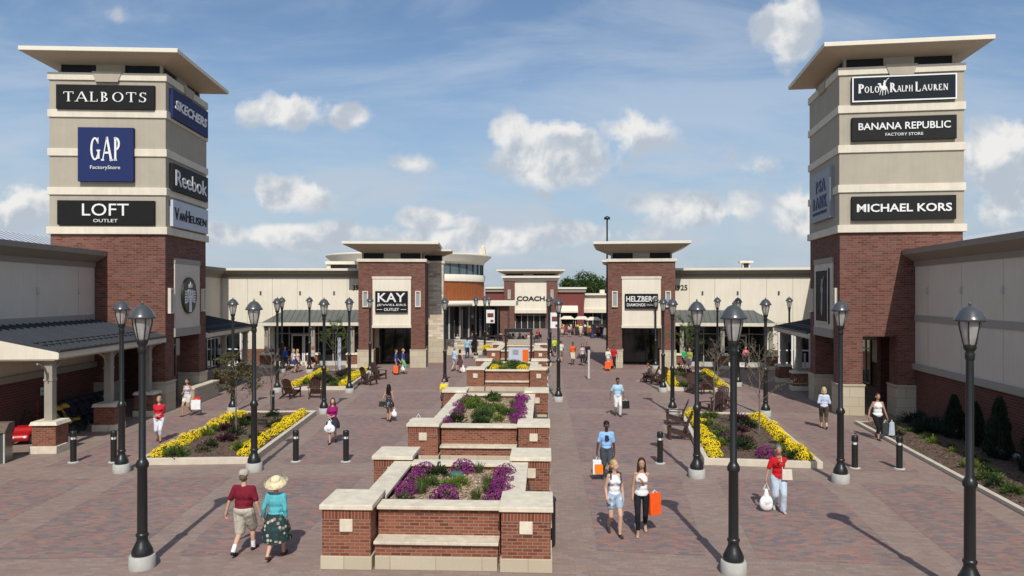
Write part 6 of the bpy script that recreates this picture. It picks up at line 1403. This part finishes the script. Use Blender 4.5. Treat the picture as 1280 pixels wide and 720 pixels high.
# farther figures: px, py, height, yaw, female, skin, hair, top, bottom, label
FAR = [
 (275,459,1.72,170,0,'dark',('short',blackh),('long',(.60,.62,.66)),('trousers',(.02,.02,.025)),'person in a white shirt and dark trousers at a dark doorway under the black awning'),
 (298,462,1.70,100,0,'dark',('short',blackh),('long',(.015,.015,.02)),('trousers',(.02,.02,.025)),'person dressed all in black striding past a brick column base'),
 (356,463,1.74,60,0,'fair',('short',brownh),('tee',(.03,.09,.42)),('shorts',(.03,.035,.06),.46),'person in a blue T-shirt and dark shorts with a dark bag before shop windows'),
 (361,461,1.66,150,1,'fair',('mid',brunette),('tee',(.02,.02,.04)),('shorts',(.30,.2,.16),.3),'person in a black top and brown shorts just behind the blue T-shirt'),
 (367,466,1.66,80,1,'fair',('mid',blond),('tank',(.68,.68,.70)),('skirt',(.03,.05,.12),.66),'person in a white sleeveless top and dark blue skirt before shop windows'),
 (372,465,1.62,70,1,'fair',('long',blond),('tank',(.55,.56,.58)),('shorts',(.25,.04,.04),.3),'person in a pale top and red shorts next to the dark blue skirt'),
 (391,462,1.70,150,1,'fair',('mid',(.25,.12,.06)),('tank',(.42,.46,.46)),('shorts',(.012,.012,.014),.32),'person in a grey sleeveless top and black shorts behind a lamp post'),
 (495,468,1.72,95,0,'fair',('short',brownh),('tee',(.04,.08,.32)),('trousers',(.04,.03,.04)),'person in a royal blue shirt and dark trousers before a dark brick arch'),
 (504,467,1.72,90,0,'fair',('short',blond),('tee',(.05,.07,.30)),('shorts',(.10,.50,.18),.46),'person in bright green shorts before a dark brick arch'),
 (568,464,1.74,150,0,'fair',('short',greyh),('tee',(.40,.55,.68)),('shorts',(.45,.46,.48),.46),'person in a pale blue shirt and grey shorts walking away beside a big white bag'),
 (575,466,1.64,160,1,'fair',('mid',brunette),('tank',(.06,.04,.05)),('skirt',(.10,.05,.05),.6),'person in a dark top holding a big white bag'),
 (584,448,1.78,178,0,'tan',('short',blackh),('tee',(.25,.48,.62)),('trousers',(.04,.07,.16)),'person in a light blue shirt and jeans seen from behind near the far planters'),
 (592,448,1.74,170,1,'tan',('long',blackh),('tee',(.015,.015,.02)),('shorts',(.02,.02,.025),.4),'person in black top and black shorts beside the light blue shirt and jeans'),
 (716,456,1.76,5,0,'brown',('short',blackh),('tee',(.68,.12,.03)),('shorts',(.58,.50,.38),.46),'person in an orange T-shirt and beige shorts'),
 (728,457,1.68,5,1,'tan',('mid',brunette),('tank',(.45,.44,.48)),('capri',(.02,.02,.025)),'person in a grey top and cropped black trousers next to the orange T-shirt'),
 (734,455,1.70,15,0,'tan',('short',blackh),('tee',(.02,.02,.04)),('trousers',(.03,.03,.04)),'person in dark clothes half behind the grey top'),
 (693,446,1.76,20,0,'tan',('short',blackh),('tee',(.45,.62,.04)),('shorts',(.05,.05,.05),.46),'person in a lime yellow vest by the twin lamp posts'),
 (701,453,1.76,185,0,'fair',('short',brownh),('tee',(.62,.64,.52)),('shorts',(.35,.30,.22),.46),'person in a cream shirt and tan shorts walking away behind a slim lamp post'),
 (741,423,1.74,170,0,'fair',('short',brownh),('tee',(.10,.15,.35)),('trousers',(.06,.09,.20)),'person in blue clothes walking away in the shade by the vending carts'),
 (752,423,1.74,175,0,'fair',('short',blackh),('tee',(.02,.03,.05)),('trousers',(.03,.04,.10)),'person in dark clothes walking away in the shade beside a brick tower'),
 (760,463,1.66,20,1,'tan',('mid',brunette),('tee',(.62,.60,.52)),('trousers',(.30,.29,.26)),'person in a cream top behind two bright orange bags at a stone tower base'),
 (767,461,1.72,-20,0,'brown',('short',blackh),('tee',(.45,.02,.03)),('trousers',(.02,.02,.025)),'person in a red top and black trousers beside two bright orange bags'),
 (855,463,1.70,30,0,'tan',('short',blackh),('tee',(.02,.40,.14)),('shorts',(.03,.03,.05),.46),'person in a bright green top before the shop windows'),
 (862,464,1.66,-30,1,'fair',('mid',brownh),('tee',(.30,.36,.08)),('shorts',(.10,.10,.14),.46),'person in an olive yellow top next to the green one'),
 (932,461,1.66,10,1,'fair',('mid',brownh),('tee',(.75,.22,.26)),('shorts',(.10,.10,.12),.4),'person in a salmon pink top before the shop windows'),
 (897,464,1.76,160,0,'dark',('short',blackh),('tee',(.02,.02,.02)),('trousers',(.02,.02,.03)),'person in dark clothes standing at a lamp post before the grey green awning'),
 (661,437,1.72,10,1,'tan',('mid',brownh),('tank',(.50,.38,.32)),('shorts',(.45,.33,.28),.4),'person in beige clothes beside the black framed notice board'),
 (555,512,1.50,10,1,'tan',('short',blackh),('tee',(.72,.55,.06)),('shorts',(.05,.05,.06),.4),'person in a yellow top half hidden behind a pier of the long planter'),
 (703,421,1.70,0,1,'tan',('mid',brownh),('tee',(.45,.16,.14)),('shorts',(.5,.45,.38),.4),'person in a rust top and beige shorts near the vending carts'), (726,421,1.70,0,0,'fair',('short',brownh),('tee',(.62,.58,.48)),('shorts',(.4,.36,.3),.46),'person in a cream top between the far carts'),
 (712,421,1.70,190,1,'fair',('long',brownh),('tee',(.55,.50,.52)),('shorts',(.1,.1,.15),.4),'person in a pale top before the maroon cart')]
for i, (px, py, h, yaw, fem, sk, hr, tp, bt, lab) in enumerate(FAR):
    random.seed(200+i)
    p, hnd, _ = person(PG(px, py), h, yaw, lab, bool(fem), sk, hr, tp, bt, (.05,.045,.04), random.uniform(.25,.5), random.choice((-1,1)), random.choice(('down','fwd','back','bag')), random.choice(('down','fwd','bag')), random.uniform(.95,1.1), 0)
    for key, args in {'royal blue shirt and': (.34,.5,(.80,.13,.03),'bright orange bag beside the royal blue shirt','paper'), 'bright green shorts': (.3,.42,(.72,.74,.76),'white bag beside the person in green shorts','plastic'), 'holding a big white bag': (.36,.6,(.74,.72,.68),'big white bag held by the person in a dark top','plastic'),
                      'dark shorts with a dark bag': (.3,.38,(.06,.09,.14),'dark blue bag held by the person in a blue T-shirt','paper'), 'red top and black trousers': (.36,.46,(.86,.10,.02),'smaller of the two bright orange bags at a stone tower base','paper'), 'cream top behind': (.42,.52,(.86,.11,.02),'bigger of the two bright orange bags at a stone tower base','paper')}.items():
        if key in lab: bag(hnd[-1]+Vector((0,-.12,0)), args[0], args[1], args[2], args[3], random.uniform(-.4,.4), args[4], strap=.10)
# seated people
person(G(812,478)+Vector((.12,.02,.0)), 1.72, -110, 'person in a dark top with bare legs leaning back in a wooden chair', True, 'tan', ('short', brownh), ('tee', (.10,.06,.06)), ('shorts', (.05,.05,.06), .4), (.4,.3,.25), 0, 1, 'lap', 'lap', 1.0, 1, lean=18, sit=True)
q = thing('sun_hat', 'pale hat resting on the lap of the person in the wooden chair', 'hat', G(812,478)+Vector((-.32,0,.62)), 0); MB().lathe([(.16, 0), (.16, .01), (.08, .03), (.07, .09), (.01, .10)], 16).build('hat', cloth('cloth_hat', (.6,.55,.42)), q)
for k, (px, py, c, yaw) in enumerate(((572,424,(.45,.45,.42),20), (590,424,(.03,.04,.10),60), (610,423,(.02,.02,.03),-60), (626,425,(.40,.36,.30),180), (650,425,(.02,.03,.03),90), (664,425,(.02,.02,.02),-80), (672,424,(.35,.05,.04),-30), (580,421,(.10,.12,.3),-40))):
    w_ = ('first','second','third','fourth','fifth','sixth','seventh','eighth')[k]; p = G(px, 368, d=79+2.0*k); p.z = 0
    cafe_chair(p, R(yaw)+math.pi*0, 'black chair under the %s seated diner' % w_)
    person(p+Vector((0,0,.04)), 1.70, yaw, '%s seated diner from the left on the far terrace' % w_, bool(k % 2), 'tan', ('short' if k % 2 else 'mid', brownh), ('tee', c), ('trousers', (.04,.05,.09)), (.03,.03,.03), 0, 1, 'lap', 'lap', 1.0, 0, sit=True)
TREE.clear(); bpy.data.scenes.remove(WS)
# templates that were never placed
for o in [o for o in C.objects if o.parent is None and o.location.z < -40]:
    for c in [o]+[k for k in C.objects if k.parent == o]: bpy.data.objects.remove(c)
SC.cycles.max_bounces = 5; SC.cycles.diffuse_bounces = 3; SC.cycles.glossy_bounces = 2; SC.cycles.transmission_bounces = 3; SC.cycles.transparent_max_bounces = 6
